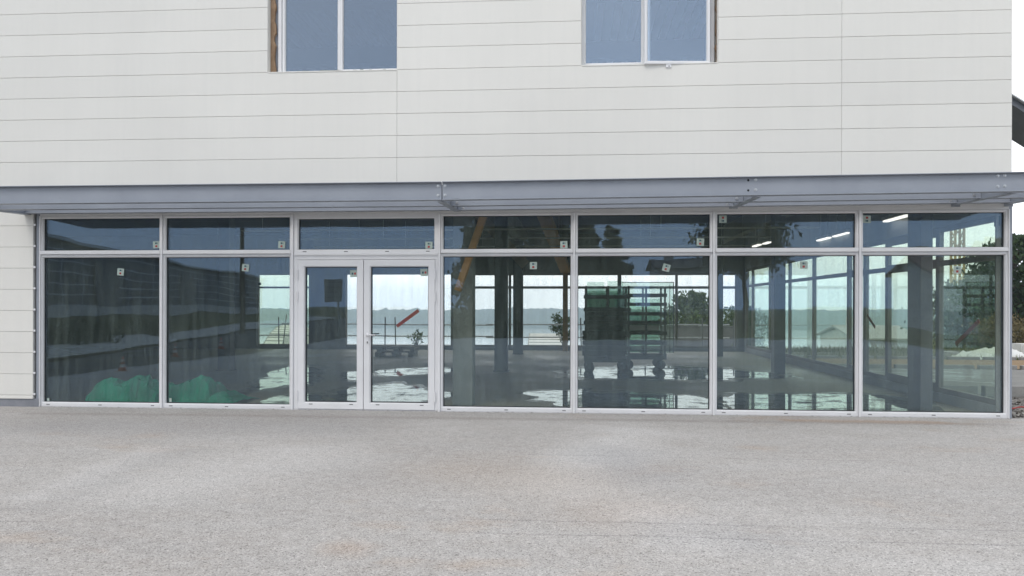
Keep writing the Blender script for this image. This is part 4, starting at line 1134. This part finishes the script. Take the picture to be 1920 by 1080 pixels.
pallet(p, 0, 'weathered wooden pallet on the wet floor, lower one of the stack')
p2 = p + Vector((0.05, 0.02, 0.146)); pallet(p2, 0, 'weathered wooden pallet lying on top of the other pallet')

def trolley(px0, px1, basey, topy, label, shelves, dense, seed):
    r = random.Random(seed); p = G((px0 + px1) / 2, basey); Y = p.y; t = (S(px0, basey, Y)); xa, xb = S(px0, basey, Y).x, S(px1, basey, Y).x
    zt = S((px0 + px1) / 2, topy, Y).z; dp = 0.95
    root = thing('glass_trolley', ((xa + xb) / 2, Y + dp / 2, 0.004), label, 'trolley', 'wheeled glass trolleys inside')
    z0 = 0.36
    mb = MB()
    for y in (Y, Y + dp / 2 - .04, Y + dp - 0.08): mb.box((xa, y, z0 - 0.1), (xb, y + 0.08, z0))
    for x in (xa, (xa + xb) / 2 - .04, xb - 0.08): mb.box((x, Y, z0 - 0.001), (x + 0.08, Y + dp, z0 + 0.05))
    mb.build('base_frame', ['rack_steel'], root)
    for x in (xa + 0.12, xb - 0.14):
        for y in (Y + 0.06, Y + dp - 0.06):
            mb = MB(); mb.lathe((x, y - 0.03, 0.124), [(0.02, 0.0), (0.09, 0.0), (0.12, 0.012), (0.12, 0.048), (0.09, 0.06), (0.02, 0.06)], 22, axis='y')
            wh = mb.build('wheel', ['rubber_black'], root, smooth=False)
            mb = MB(); mb.box((x - 0.035, y - 0.042, 0.10), (x + 0.035, y - 0.034, 0.249)); mb.box((x - 0.035, y + 0.034, 0.10), (x + 0.035, y + 0.042, 0.249)); mb.box((x - 0.06, y - 0.055, 0.2495), (x + 0.06, y + 0.055, 0.259))
            mb.build('fork', ['rack_steel'], wh)
    for x in (xa + 0.02, (xa + xb) / 2, xb - 0.06):
        for y in (Y + 0.02, Y + dp - 0.06):
            mb = MB(); mb.box((x, y, z0 + 0.05), (x + 0.045, y + 0.045, zt)); mb.build('upright', ['rack_steel'], root)
    for s in shelves:
        z = S((px0 + px1) / 2, s, Y).z
        mb = MB(); mb.box((xa - 0.02, Y + 0.004, z - 0.05), (xb + 0.01, Y + 0.0195, z + 0.035)); mb.box((xa + 0.02, Y + dp - 0.014, z - 0.05), (xb - 0.02, Y + dp, z + 0.035))
        for k in range(3): mb.box((xa + 0.1 + k * (xb - xa - 0.24) / 2, Y + 0.02, z - 0.03), (xa + 0.16 + k * (xb - xa - 0.24) / 2, Y + dp - 0.016, z))
        mb.build('crossbar', ['rack_steel'], root)
    return root, xa, xb, Y, zt, dp
tr1, xa, xb, Yt, zt, dp = trolley(1096, 1182, 700, 536, 'dark steel glass trolley on castors, left one, packed with glass', (556, 580, 604, 628, 652), True, 1)
tr2, xa2, xb2, Yt2, zt2, dp2 = trolley(1170, 1250, 693.5, 538, 'dark steel glass trolley on castors, right one, with the tall clear sheet', (553, 570, 588, 605, 624, 643), False, 2)
def sheetglass(pxa, pxb, ya, yb, Y, label, th=0.012, m='rack_glass'):
    a, b = S(pxa, yb, Y), S(pxb, ya, Y); mb = MB(); mb.box((a.x, Y, a.z), (b.x, Y + th, b.z))
    o = mb.build('glass_sheet', [m]); tag(o, label, 'glass sheet', 'glass sheets on the trolleys'); return o
G_ = 'glass sheets'
z_on = lambda px, Y, z: HY - (z - H) * F / ((Y + DP) * 1.0)
def sheetz(pxa, pxb, ytop, Y, zb, label, th=0.014, m='rack_glass'):
    a, b = S(pxa, ytop, Y), S(pxb, ytop, Y); mb = MB(); mb.box((a.x, Y, zb), (b.x, Y + th, a.z)); o = mb.build('glass_sheet', [m]); tag(o, label, 'glass sheet'); return o
ZS = 0.412
_o = sheetz(1166, 1262, 530, Yt2 + 0.30, ZS, 'tall clear glass sheet overhanging the right trolley')
a, b = S(1166, 530, Yt2 + 0.30), S(1262, 530, Yt2 + 0.30); y = Yt2 + 0.297
mb = MB(); mb.box((b.x + 0.0005, y, ZS), (b.x + 0.02, y + 0.02, a.z)); mb.box((a.x, y, a.z + 0.0005), (b.x + 0.02, y + 0.02, a.z + 0.018)); mb.box((b.x - 0.09, y - 0.01, ZS + 0.002), (b.x - 0.075, y - 0.002, a.z - 0.05)); mb.build('edge', ['rack_steel'], _o)
sheetz(1100, 1133, 529, Yt + 0.25, ZS, 'dark green tinted glass sheet at the left end of the left trolley')
sheetz(1139, 1168, 527, Yt + 0.40, ZS, 'pale edged glass sheet rising highest on the left trolley')
for k in range(4):
    sheetz(1099 + k * 0.7, 1178 - k * 1.5, 541 + k * 4, Yt + 0.50 + k * 0.05, ZS, 'dark green glass sheet packed upright in the row on the left trolley', m='rack_glass_dark').__setitem__('group', 'glass sheets packed on the left trolley')
for k in range(3):
    sheetz(1178, 1240 - 4 * k, 560 + 12 * k, Yt2 + 0.5 + k * 0.08, ZS, 'short glass sheet standing behind the tall one on the right trolley').__setitem__('group', 'short glass sheets on the right trolley')
# dark wooden packing crates on the left trolley, in front of the glass
def crate(pxa, pxb, Y, z0, z1, dpt, label):
    a, b = S(pxa, 575, Y).x, S(pxb, 575, Y).x
    root = thing('crate', ((a + b) / 2, Y + dpt / 2, z0), label, 'crate', 'dark crates on the left trolley')
    n = max(2, int((z1 - z0) / 0.11))
    for (x0_, x1_, y0_, y1_) in ((a, b, Y, Y + 0.02), (a, b, Y + dpt - 0.02, Y + dpt), (a, a + 0.02, Y + 0.0205, Y + dpt - 0.0205), (b - 0.02, b, Y + 0.0205, Y + dpt - 0.0205)):
        mb = MB()
        for k in range(n): zz = z0 + 0.02 + k * (z1 - z0 - 0.02) / n; mb.box((x0_, y0_, zz), (x1_, y1_, zz + (z1 - z0 - 0.02) / n - 0.015))
        mb.build('side_slats', ['rack_steel'], root)
    mb = MB(); mb.box((a, Y, z0), (b, Y + dpt, z0 + 0.0195)); mb.build('bottom_board', ['rack_steel'], root)
crate(1092, 1172, Yt + 0.03, 0.413, 1.02, 0.2, 'dark slatted crate low on the front of the left trolley')
crate(1097, 1168, Yt + 0.03, 1.022, 1.58, 0.2, 'dark slatted crate stacked on the lower crate of the left trolley')

z_ = S(1200, 616, Yt2).z; a, b = S(1176, 616, Yt2 + 0.1), S(1236, 616, Yt2 + 0.1)
mb = MB(); mb.box((a.x, Yt2 + 0.03, S(1200, 605, Yt2).z - 0.05 - 0.145), (b.x, Yt2 + 0.26, S(1200, 605, Yt2).z - 0.05 - 0.02)); tag(bevel(mb.build('foam_block', ['white_sheet']), 0.01), 'pale foam packing block between the bars of the right trolley', 'packing block')

# ================================================================== BEHIND THE BUILDING
def guardrail():
    root = thing('guardrail', (0, 19.2, 0), 'scaffold tube guardrail with two rails along the terrace edge', 'railing')
    Y = 19.2
    for z in (0.86, 0.36):
        mb = MB(); x = -16.0; r = random.Random(int(z * 100))
        zz = z
        while x < 5.9:
            x2 = min(x + 4.2, 5.9); mb.tube((x, Y + 0.05, zz + r.uniform(-.02, .02)), (x2 + 0.3, Y + 0.05, zz + r.uniform(-.03, .03)), 0.025, n=8); x = x2
        mb.build('rail', ['galvanised'], root)
    for px in (523, 600, 722, 742, 860, 955, 1090, 1210, 1318, 1376):
        x = S(px, 575, Y).x; mb = MB(); mb.tube((x, Y, -0.006), (x + rnd.uniform(-.03, .03), Y, 1.14), 0.025, n=8); mb.box((x - 0.07, Y - .07, -0.0045), (x + .07, Y + .07, 0.006)); mb.build('post', ['fence_grey'], root)
    x = S(533, 575, Y).x; mb = MB(); mb.tube((x - 0.02, Y - 0.06, -0.006), (x + 0.12, Y - 0.06, 1.25), 0.025, n=8); mb.build('brace', ['galvanised'], root)
guardrail()
def tunnel(px0, px1, t, ztop, label):
    a, b = D(px0, 575, t), D(px1, 575, t); zb = min(terr(a.x, a.y), terr(b.x, b.y)) - 0.2
    mb = MB(); n = 14; Yd = 14.0; root = thing('greenhouse', ((a.x + b.x) / 2, a.y, zb), label, 'greenhouse', 'pale greenhouses on the slope')
    rad = ztop - zb
    for i in range(n):
        t0, t1 = math.pi * i / n, math.pi * (i + 1) / n
        y0, y1 = a.y + Yd / 2 - math.cos(t0) * Yd / 2, a.y + Yd / 2 - math.cos(t1) * Yd / 2
        z0, z1 = zb + math.sin(t0) * rad, zb + math.sin(t1) * rad
        s0, s1 = t0 * Yd / 2, t1 * Yd / 2
        mb.face([(a.x, y0, z0), (b.x, y0, z0), (b.x, y1, z1), (a.x, y1, z1)], 0, [(0, s0), (b.x - a.x, s0), (b.x - a.x, s1), (0, s1)])
    mb.build('roof', ['polytunnel_sheet'], root, fix=False)
    for x in (a.x, b.x):
        em = MB(); em.face([(x, a.y + Yd / 2 - math.cos(math.pi * i / n) * Yd / 2, zb + math.sin(math.pi * i / n) * rad) for i in range(n + 1)]); em.build('end_wall', ['white_sheet'], root)
tunnel(470, 507, 62, H - 36 / F * 66, 'pale striped greenhouse on the slope, seen through the second bay')
tunnel(985, 1062, 70, H - 52 / F * 74, 'long pale striped greenhouse on the slope, seen beside the timber post')
# grey boundary wall and rough grass behind the right windows
a, b = D(1240, 575, 36.5), D(1385, 575, 36.5)
mb = MB(); za_ = terr(b.x, b.y)
mb.box((a.x, a.y, min(terr(a.x, a.y), za_) - 0.4), (b.x + 0.6, a.y + 0.2, H - 37 / F * 36.5)); mb.box((a.x - 0.03, a.y - 0.03, H - 37 / F * 36.5 + 0.001), (b.x + 0.63, a.y + 0.23, H - 35.4 / F * 36.5)); tag(mb.build('boundary_wall', ['fence_grey']), 'dark grey boundary wall under the leafy tree behind the terrace', 'wall')
for i, (q0, q1, t, lab) in enumerate((((1356, 614), (1372, 622), 30, 'upper'), ((1356, 640), (1372, 648), 28, 'lower'))):
    a, b = D(*q0, t), D(*q1, t)
# crane
def crane():
    b = gz(D(1795, 575, 100.0), -0.2); w = 0.55; Ht = 27.0 - b.z
    root = thing('tower_crane', b, 'yellow lattice tower crane rising behind the trees, seen through the last bay', 'crane')
    mb = MB(); n = int(Ht / 1.15); hs = Ht / n; cs = [(-w, -w), (w, -w), (w, w), (-w, w)]
    for (x, y) in cs: mb.box((b.x + x - .12, b.y + y - .12, b.z), (b.x + x + .12, b.y + y + .12, b.z + Ht))
    for k in range(n):
        for i in range(4):
            (x0_, y0_), (x1_, y1_) = cs[i], cs[(i + 1) % 4]
            za, zb = b.z + k * hs, b.z + (k + 1) * hs
            if k % 2: za, zb = zb, za
            mb.bar((b.x + x0_, b.y + y0_, za), (b.x + x1_, b.y + y1_, zb), 0.11, 0.11)
    mb.build('mast', ['crane_yellow'], root)
    mb = MB(); zt = b.z + Ht
    for (dy, dz) in ((-.5, 0.3), (.5, 0.3), (0, 1.3)): mb.bar((b.x - 24, b.y + dy, zt + dz), (b.x + 0.5, b.y + dy, zt + dz), 0.1, 0.1)
    for k in range(16): mb.bar((b.x - 24 + k * 1.5, b.y - .5, zt + .3), (b.x - 23.25 + k * 1.5, b.y, zt + 1.3), .06, .06); mb.bar((b.x - 23.25 + k * 1.5, b.y, zt + 1.3), (b.x - 22.5 + k * 1.5, b.y + .5, zt + .3), .06, .06)
    mb.build('jib', ['crane_yellow'], root)
    mb = MB(); mb.box((b.x - 0.9, b.y - 1.9, zt - 1.6), (b.x + 0.6, b.y - 0.66, zt + 0.2)); mb.build('cab', ['white_paint'], root)
    mb = MB(); mb.box((b.x + 0.5, b.y - .5, zt + 0.2), (b.x + 7, b.y + .5, zt + 0.5)); mb.build('counter_jib', ['crane_yellow'], root)
    mb = MB(); mb.box((b.x + 5, b.y - .4, zt - 1.2), (b.x + 6.8, b.y + .4, zt + 0.199)); mb.build('counterweight', ['concrete_pale'], root)
crane()
# ---- right of the building: kerbs, block, tarp, debris
def kerb(pts, label, h=0.12, z=-0.03):
    mb = MB()
    for p, q in zip(pts, pts[1:]):
        p, q = Vector((*p, z + h / 2)), Vector((*q, z + h / 2)); L = (q - p).length; n = max(1, int(L / 1.0)); 
        for k in range(n): mb.bar(p.lerp(q, k / n + 0.003), p.lerp(q, (k + 1) / n - 0.003), 0.15, h)
    o = bevel(mb.build('kerb', ['kerb_concrete']), 0.012, 2); return tag(o, label, 'kerb')
kerb([(XR + 0.1, 3.02), (26, 2.68)], 'pale concrete kerb between the rubble strip and the grey side path', h=0.2)
kerb([(XR + 0.1, 9.43), (27, 8.75)], 'pale concrete kerb between the grey path and the bare tan earth')
kerb([(XR + 0.1, 13.3), (27, 12.6)], 'low dark edged kerb along the front of the grass', h=0.10)
def block(px0, px1, py0, py1, t, d, label, m='white_paint'):
    a, b = D(px0, py1, t), D(px1, py0, t); mb = MB(); zb = terr((a.x + b.x) / 2, a.y)
    mb.box((a.x, a.y, zb - 0.03), (b.x, a.y + d, b.z)); mb.box((a.x + 0.05, a.y - 0.012, zb + 0.02), (b.x - 0.05, a.y, b.z - 0.08)); return tag(bevel(mb.build('concrete_block', [m]), 0.03, 2), label, 'block', 'concrete blocks on the grass')
block(1772, 1800, 660, 676, 25.2, 0.6, 'pale concrete block on the grass seen through the last glazed bay', 'concrete_pale')
block(1915, 1945, 645, 665, 27.0, 0.6, 'white concrete block on the grass beyond the right corner of the building', 'white_paint')
def tarp_white():
    a, b = G(1818, 672), G(1928, 668); mb = MB(); n, m_ = 40, 12
    for j in range(m_ + 1):
        for i in range(n + 1):
            u, v = i / n, j / m_; x = a.x + (b.x - a.x) * u; y = a.y - 0.2 + 1.6 * v + (b.y - a.y) * u
            e = min(1, min(u, 1 - u) * 6, min(v, 1 - v) * 4)
            mb.v.append((x, y + 0.1 * noise.noise((u * 6, v * 3, 3)), terr(x, y) + 0.012 + e * (0.16 + 0.16 * noise.noise((u * 5, v * 4, 1)) + 0.08 * noise.noise((u * 15, v * 9, 4)) + 0.12 * u)))
    for j in range(m_):
        for i in range(n): k = j * (n + 1) + i; mb.f.append((k, k + 1, k + n + 2, k + n + 1)); mb.m.append(0)
    o = mb.build('ground_sheet', ['white_sheet'], smooth=True, fix=False); sm = o.modifiers.new('thick', 'SOLIDIFY'); sm.thickness = 0.01; sm.offset = 1
    tag(o, 'crumpled white sheet lying on the grass right of the building', 'sheet')
tarp_white()
def rubble():
    r = random.Random(21); mb = MB()
    for i in range(900):
        x = r.uniform(XR + 0.1, XR + 5); y = r.uniform(-0.3, 2.7); s = 0.012 + 0.05 * r.random() ** 3
        if y < -0.0 - (x - XEg) * 0.1: continue
        c = Vector((x, y, -0.02 + s * 0.3)); k = len(mb.v)
        for v in ((1, 0, 0), (-1, 0, 0), (0, 1, 0), (0, -1, 0), (0, 0, .7), (0, 0, -.7)):
            mb.v.append(tuple(c + Vector(v) * s * r.uniform(0.7, 1.3)))
        for f in ((0, 2, 4), (2, 1, 4), (1, 3, 4), (3, 0, 4), (2, 0, 5), (1, 2, 5), (3, 1, 5), (0, 3, 5)): mb.f.append(tuple(k + i_ for i_ in f)); mb.m.append(0)
    tag(mb.build('rubble', ['gravel_debris'], fix=False), 'loose stones and rubble at the right foot of the building', 'rubble', kind='stuff')
    mb = MB(); a = Vector((XEg + 0.25, 0.9, 0.01)); mb.path([a, a + Vector((0.25, 0.1, 0.03)), a + Vector((0.55, 0.02, 0.0)), a + Vector((0.9, 0.2, 0.02)), a + Vector((1.5, 0.1, 0.0))], [0.011] * 5, 8)
    tag(mb.build('conduit', ['red_plastic'], smooth=True), 'red plastic conduit lying on the rubble at the right edge', 'conduit')
rubble()

# ================================================================== ACROSS THE STREET (seen mirrored in the glass)
def warehouse():
    root = thing('warehouse', (LA.x, LA.y, 0.9), 'long dark metal clad warehouse on a pale concrete plinth across the road', 'building')
    z1, zt = 1.0, 4.9; Ln = (LB - LA).length; Dp = 14
    def P(s, d, z): q = LA + LD * s + LN * d; return (q.x, q.y, z)
    def slab(name, m, s0, s1, d0, d1, za, zb, uv=False):
        mb = MB(); c = [P(s0, d0, za), P(s1, d0, za), P(s1, d1, za), P(s0, d1, za)]; t = [P(s0, d0, zb), P(s1, d0, zb), P(s1, d1, zb), P(s0, d1, zb)]
        L = [0, s1 - s0, s1 - s0 + d1 - d0, 2 * (s1 - s0) + d1 - d0, 2 * (s1 - s0 + d1 - d0)]
        for i in range(4):
            j = (i + 1) % 4; mb.face([c[i], c[j], t[j], t[i]], 0, [(L[i], 0), (L[i + 1], 0), (L[i + 1], zb - za), (L[i], zb - za)])
        mb.face(t, 0, [(0, 0)] * 4); mb.face(c[::-1], 0, [(0, 0)] * 4)
        return mb.build(name, [m], root)
    slab('plinth', 'pale_render', -14, Ln, -0.06, Dp, 0.2, 1.55)
    slab('wall', 'warehouse_cladding', -14, Ln, 0.0, Dp - .06, 1.555, zt)
    slab('roof', 'roof_slate', -14.3, Ln + .3, -0.35, Dp + .2, zt + .003, zt + 0.22)
    slab('gutter', 'galvanised', -14.3, Ln + .3, -0.47, -0.36, zt + 0.04, zt + 0.17)
    for s in (6, 24, 42):
        slab('gate', 'fence_grey', s, s + 4.2, -0.09, -0.061, 1.56, 4.2)
warehouse()
# bank planting in front of it
for i, (px, t) in enumerate(((120, 31), (205, 33), (290, 41), (160, 35))):
    p = MI(px, 600, t); shrub((p.x, p.y, terr(p.x, p.y)), 2.4, 0.75, ['low dark shrub on the bank opposite, nearest the junction', 'low dark shrub on the bank opposite, second along', 'low dark shrub on the bank opposite, farthest along the path', 'low dark shrub on the bank opposite, close under the warehouse plinth'][i], 50 + i, leaf='leaf_dark', n=700, size=0.09, group='shrubs on the bank opposite')
# cones on the road
def cone(loc, label):
    root = thing('traffic_cone', loc, label, 'traffic cone', 'traffic cones along the road'); L = Vector(loc); K = 0.6
    mb = MB(); mb.box(L + K * Vector((-.19, -.19, 0)), L + K * Vector((.19, .19, .035))); mb.build('base', ['cone_red'], root)
    mb = MB(); prof = [(0.15, .035), (0.125, .15), (0.095, .32), (0.06, .50), (0.03, .66), (0.0, .67)]
    prof = [(a_ * K, b_ * K) for a_, b_ in prof]; mb.lathe(L, prof, 18); mb.build('body', ['cone_red'], root, smooth=True)
    for (z0, z1) in ((0.2, 0.33), (0.44, 0.54)):
        rr = lambda z: 0.15 - (z - .035) * 0.19 + 0.004
        mb = MB(); mb.lathe(L, [(rr(z0) * K, z0 * K), (rr(z1) * K, z1 * K)], 18); mb.build('white_band', ['white_paint'], root, smooth=True)
for i, (px, py) in enumerate(((229, 697), (329, 669), (412, 654))):
    p = G(px, py); cone((p.x, -p.y, -0.019), ['red and white traffic cone nearest the forecourt, leftmost mirrored in the glass', 'red and white traffic cone, middle of the three by the road', 'red and white traffic cone farthest along the road'][i])
def signboard():
    b = MI(634, 628, 42.0); root = thing('direction_sign', (b.x, b.y, 0), 'grey direction sign board with dark bands on a tall pole by the road', 'sign')
    w = 33 / F * 42; zb, zt = H + 8 / F * 42, H + 50 / F * 42
    mb = MB(); mb.tube((b.x, b.y, -0.06), (b.x, b.y, zt + 0.05), 0.05, n=10); mb.build('pole', ['galvanised'], root)
    mb = MB(); x0_, x1_ = b.x - w * 0.8, b.x + w * 0.2; y = b.y + 0.056
    f = [(x0_, y + .03, zb), (x1_, y + .03, zb), (x1_, y + .03, zt), (x0_, y + .03, zt)]; g = [(x, y, z) for x, _, z in f]
    mb.face(f, 0, [(0, 0), (w, 0), (w, zt - zb), (0, zt - zb)]); mb.face(g[::-1], 0, [(0, 0)] * 4)
    for i in range(4): j = (i + 1) % 4; mb.face([f[i], g[i], g[j], f[j]], 0, [(.1, .1)] * 4)
    mb.build('board', ['sign_face'], root)
signboard()
def upole():
    b = MI(454, 628, 42.0); z0 = -0.08; root = thing('utility_pole', (b.x, b.y, z0), 'tall dark utility pole on the far side of the road', 'utility pole')
    mb = MB(); mb.tube((b.x, b.y, z0), (b.x, b.y, 7.6), 0.15, 0.11, 12); mb.build('pole', ['bark'], root)
    mb = MB(); mb.box((b.x - .8, b.y - .06, 7.1), (b.x + .8, b.y + .06, 7.22)); mb.build('crossarm', ['bark'], root)
    for x in (-.7, 0, .7):
        mb = MB(); mb.lathe((b.x + x, b.y, 7.22), [(0.03, 0), (0.05, .04), (.03, .06), (.05, .1), (0, .12)], 10); mb.build('insulator', ['sign_grey'], root)
upole()
# trees mirrored in bays 4-6
def mtree(px, py_top, t, crad, label, seed, conifer=False, **kw):
    b = MI(px, 575, t); z = terr(b.x, b.y); top = H + (HY - py_top) / F * t
    tree('conifer_tree' if conifer else 'broadleaf_tree', (b.x, b.y, z), top - z, crad, label, seed=seed, leaf='leaf_dark', conifer=conifer, group='trees across the forecourt', **kw)
mtree(920, 375, 43, 2.3, 'tall dense dark tree across the forecourt, leftmost of the clump', 61, blobs=40, n=170, lsize=0.2, low=0.1)
mtree(1010, 350, 45, 2.6, 'tallest dense dark tree in the middle of the clump across the forecourt', 62, blobs=46, n=170, lsize=0.2, low=0.08)
mtree(1098, 395, 43, 2.0, 'dark conifer with a pointed tip beside the tallest tree', 63, True, blobs=44, n=150, lsize=0.17, low=0.06)
mtree(1148, 418, 46, 1.7, 'smaller dark conifer at the right end of the clump', 64, True, blobs=36, n=130, lsize=0.17, low=0.06)
mtree(1395, 385, 48, 3.6, 'spreading tree with open branches before the slate roofed house', 65, blobs=40, n=140, lsize=0.18, low=0.52)
mtree(1865, 440, 44, 2.4, 'rounded tree standing right of the white house', 66, blobs=36, n=130, lsize=0.18, low=0.15)
def hedge(pxa, pxb, t, top, label, seed):
    a, b = MI(pxa, 575, t), MI(pxb, 575, t); r = random.Random(seed); root = thing('hedge', ((a.x + b.x) / 2, a.y, terr(a.x, a.y)), label, 'hedge')
    cm = MB(); sm = MB(); n = int(abs(b.x - a.x) / 0.55); zt = H + (HY - top) / F * t
    for i in range(n + 1):
        x = a.x + (b.x - a.x) * i / n; y = a.y + (b.y - a.y) * i / n; z = terr(x, y)
        for k in range(3): leafcloud(cm, (x + r.uniform(-.2, .2), y + r.uniform(-.3, .3), z + (zt - z) * (k + .5) / 3), 0.5, 60, 0.13, r)
        sm.path([(x, y, z - .05), (x, y, z + (zt - z) * 0.8)], [0.03, 0.015], 5)
    sm.build('stem', ['bark'], root); cm.build('foliage', ['leaf_dark'], root, fix=False)
hedge(852, 1262, 40.5, 592, 'low dark green hedge along the far edge of the forecourt', 71)
def house(pxa, pxb, eave, ridge, t, label, wallm, roofm, dpt=8, wins_=3, base=MI):
    a, b = base(pxa, 575, t), base(pxb, 575, t)
    if base is D: a.y += dpt; b.y = a.y
    else: b.y = a.y
    x0_, x1_ = min(a.x, b.x), max(a.x, b.x); y = a.y; z0_ = min(terr(x0_, y), terr(x1_, y)) - 0.2
    ze, zr_ = H + (HY - eave) / F * t, H + (HY - ridge) / F * t
    root = thing('house', ((x0_ + x1_) / 2, y, z0_), label, 'house')
    mb = MB(); mb.box((x0_, y - dpt, z0_), (x1_, y, ze)); 
    ym_ = y - dpt / 2
    for x in (x0_, x1_): mb.face([(x, y - dpt, ze), (x, y, ze), (x, ym_, zr_ - 0.12)])
    mb.build('wall', [wallm], root)
    rf = MB()
    for s in (0.4, -dpt - 0.4):
        yy = y + s; k = (zr_ - ze) / (dpt / 2); ez = ze - 0.4 * k
        f = [(x0_ - .4, yy, ez), (x1_ + .4, yy, ez), (x1_ + .4, ym_, zr_), (x0_ - .4, ym_, zr_)]; g = [(p[0], p[1], p[2] + .14) for p in f]
        rf.face(f); rf.face(g[::-1]); [rf.face([f[i], g[i], g[(i + 1) % 4], f[(i + 1) % 4]]) for i in range(4)]
    ro = rf.build('roof', [roofm], root)
    mb = MB(); cx = x0_ + (x1_ - x0_) * 0.25; mb.box((cx - .35, ym_ - .3, zr_ - .3), (cx + .35, ym_ + .3, zr_ + 0.9)); mb.build('chimney', [wallm], ro)
    for i in range(wins_):
        x = x0_ + (x1_ - x0_) * (i + .5) / wins_
        if base is D: continue
        mb = MB(); mb.box((x - .55, y + .001, ze - 1.9), (x + .55, y + .05, ze - .6)); w_ = mb.build('window', ['white_paint'], root)
        mb = MB(); mb.box((x - .48, y + .051, ze - 1.83), (x + .48, y + .06, ze - .67)); mb.build('pane', ['house_pane_dark'], w_)
house(1235, 1345, 502, 480, 78, 'distant grey house with a slate roof, mirrored between the trees', 'concrete_pale', 'roof_slate')
house(1752, 1832, 508, 478, 52, 'white house with a brown tiled roof across the street', 'render_white', 'roof_tile', 7, 0)

house(1606, 1716, 634, 614, 62, 'low pale building with a light grey roof beyond the side glazing', 'render_white', 'corrugated_flat', 9, 2, base=D)

# ================================================================== AIR, SKY, LIGHT, CAMERA
HAZE = True
if HAZE:
    mb = MB(); mb.box((-1450, -520, -36), (1450, 1420, 33)); o = mb.build('haze', [])
    m, n, out = nt('haze_air'); pv = nd(n, 'ShaderNodeVolumePrincipled')
    pv.inputs['Color'].default_value = (0.72, 0.86, 1.0, 1); pv.inputs['Density'].default_value = 0.00068; pv.inputs['Anisotropy'].default_value = 0.2
    n.links.new(pv.outputs[0], out.inputs['Volume']); o.data.materials.append(m); tag(o, kind='stuff')
    o['label'] = 'pale blue haze over the bay'; o['category'] = 'haze'
SUN_EL, SUN_AZ = 52.0, 205.0      # azimuth measured like the sky texture's rotation
w = bpy.data.worlds.new('World'); SC.world = w; w.use_nodes = True; n = w.node_tree; n.nodes.clear()
out = n.nodes.new('ShaderNodeOutputWorld'); bg = n.nodes.new('ShaderNodeBackground')
sky = n.nodes.new('ShaderNodeTexSky'); sky.sky_type = 'NISHITA'; sky.sun_disc = False
sky.sun_elevation = R(SUN_EL); sky.sun_rotation = R(SUN_AZ); sky.air_density = 1.2; sky.dust_density = 2.0
tc = n.nodes.new('ShaderNodeTexCoord'); mp = n.nodes.new('ShaderNodeMapping'); mp.inputs['Scale'].default_value = (1, 1, 2.6)
n.links.new(tc.outputs['Generated'], mp.inputs[0])
cl = noisen(n, mp.outputs[0], 1.6, 6, 0.55)
cloud = ramp(n, cl, [(0.3, (7.6, 8.0, 8.7)), (0.52, (9.4, 9.6, 9.9)), (0.7, (11.0, 11.0, 11.0))])
# colour ramps clamp nothing above 1 in their inputs, so scale after
sx = nd(n, 'ShaderNodeSeparateXYZ'); n.links.new(tc.outputs['Generated'], sx.inputs[0])
low = mathn(n, 'POWER', mathn(n, 'SUBTRACT', 1.0, mathn(n, 'ABSOLUTE', sx.outputs[2])), 3.0)
fwd = mathn(n, 'MULTIPLY_ADD', sx.outputs[1], 0.5, 0.5)
bright = mathn(n, 'MULTIPLY_ADD', mathn(n, 'MULTIPLY', low, fwd), 0.58, 1.0)      # thinner cloud low over the sea
vm = nd(n, 'ShaderNodeVectorMath', operation='SCALE'); n.links.new(cloud, vm.inputs[0]); n.links.new(bright, vm.inputs[3])
inl = mathn(n, 'MULTIPLY', mathn(n, 'POWER', mathn(n, 'SUBTRACT', 1.0, mathn(n, 'ABSOLUTE', sx.outputs[2])), 4.5), mathn(n, 'SUBTRACT', 1.0, fwd))
tint = mixc(n, inl, (1.0, 1.0, 1.0), (0.74, 0.92, 1.22))          # bluer, heavier cloud inland
n.links.new(mixc(n, mathn(n, 'MULTIPLY_ADD', fwd, 0.22, 0.72), sky.outputs[0], mixc(n, 1.0, vm.outputs[0], tint, 'MULTIPLY')), bg.inputs[0])
bg.inputs[1].default_value = 0.10
n.links.new(bg.outputs[0], out.inputs[0])
sd = bpy.data.lights.new('sun', 'SUN'); sd.energy = 0.9; sd.angle = R(25); sd.color = (1.0, 0.97, 0.92)
so = bpy.data.objects.new('sun', sd); COL.objects.link(so)
# direction towards the sun (sky rotation 0 = +y, clockwise seen from above)
az = R(SUN_AZ); dv = Vector((math.sin(az) * math.cos(R(SUN_EL)), math.cos(az) * math.cos(R(SUN_EL)), math.sin(R(SUN_EL))))
so.rotation_euler = dv.to_track_quat('Z', 'Y').to_euler(); so.location = dv * 60

cam = bpy.data.cameras.new('camera'); co = bpy.data.objects.new('camera', cam); COL.objects.link(co)
cam.sensor_width = 36.0; cam.lens = F / 1920 * 36; cam.shift_y = (HY - 540) / 1920; cam.clip_end = 6000; cam.clip_start = 0.05
co.matrix_world = Matrix.Translation((0, -DP, H)) @ Matrix.Rotation(TH, 4, 'Z') @ Matrix.Rotation(R(90), 4, 'X') @ Matrix.Rotation(ROLL, 4, 'Z')
SC.camera = co
SC.view_settings.view_transform = 'Standard'; SC.view_settings.look = 'None'; SC.view_settings.gamma = 1.0; SC.view_settings.exposure = 0.39
cy = SC.cycles
cy.use_denoising = True
try: cy.denoiser = 'OPENIMAGEDENOISE'
except Exception: pass
cy.max_bounces = 10; cy.transparent_max_bounces = 24; cy.glossy_bounces = 5; cy.diffuse_bounces = 4; cy.volume_bounces = 1
cy.sample_clamp_indirect = 6.0; cy.caustics_reflective = False; cy.caustics_refractive = False
try: cy.volume_step_rate = 4
except Exception: pass
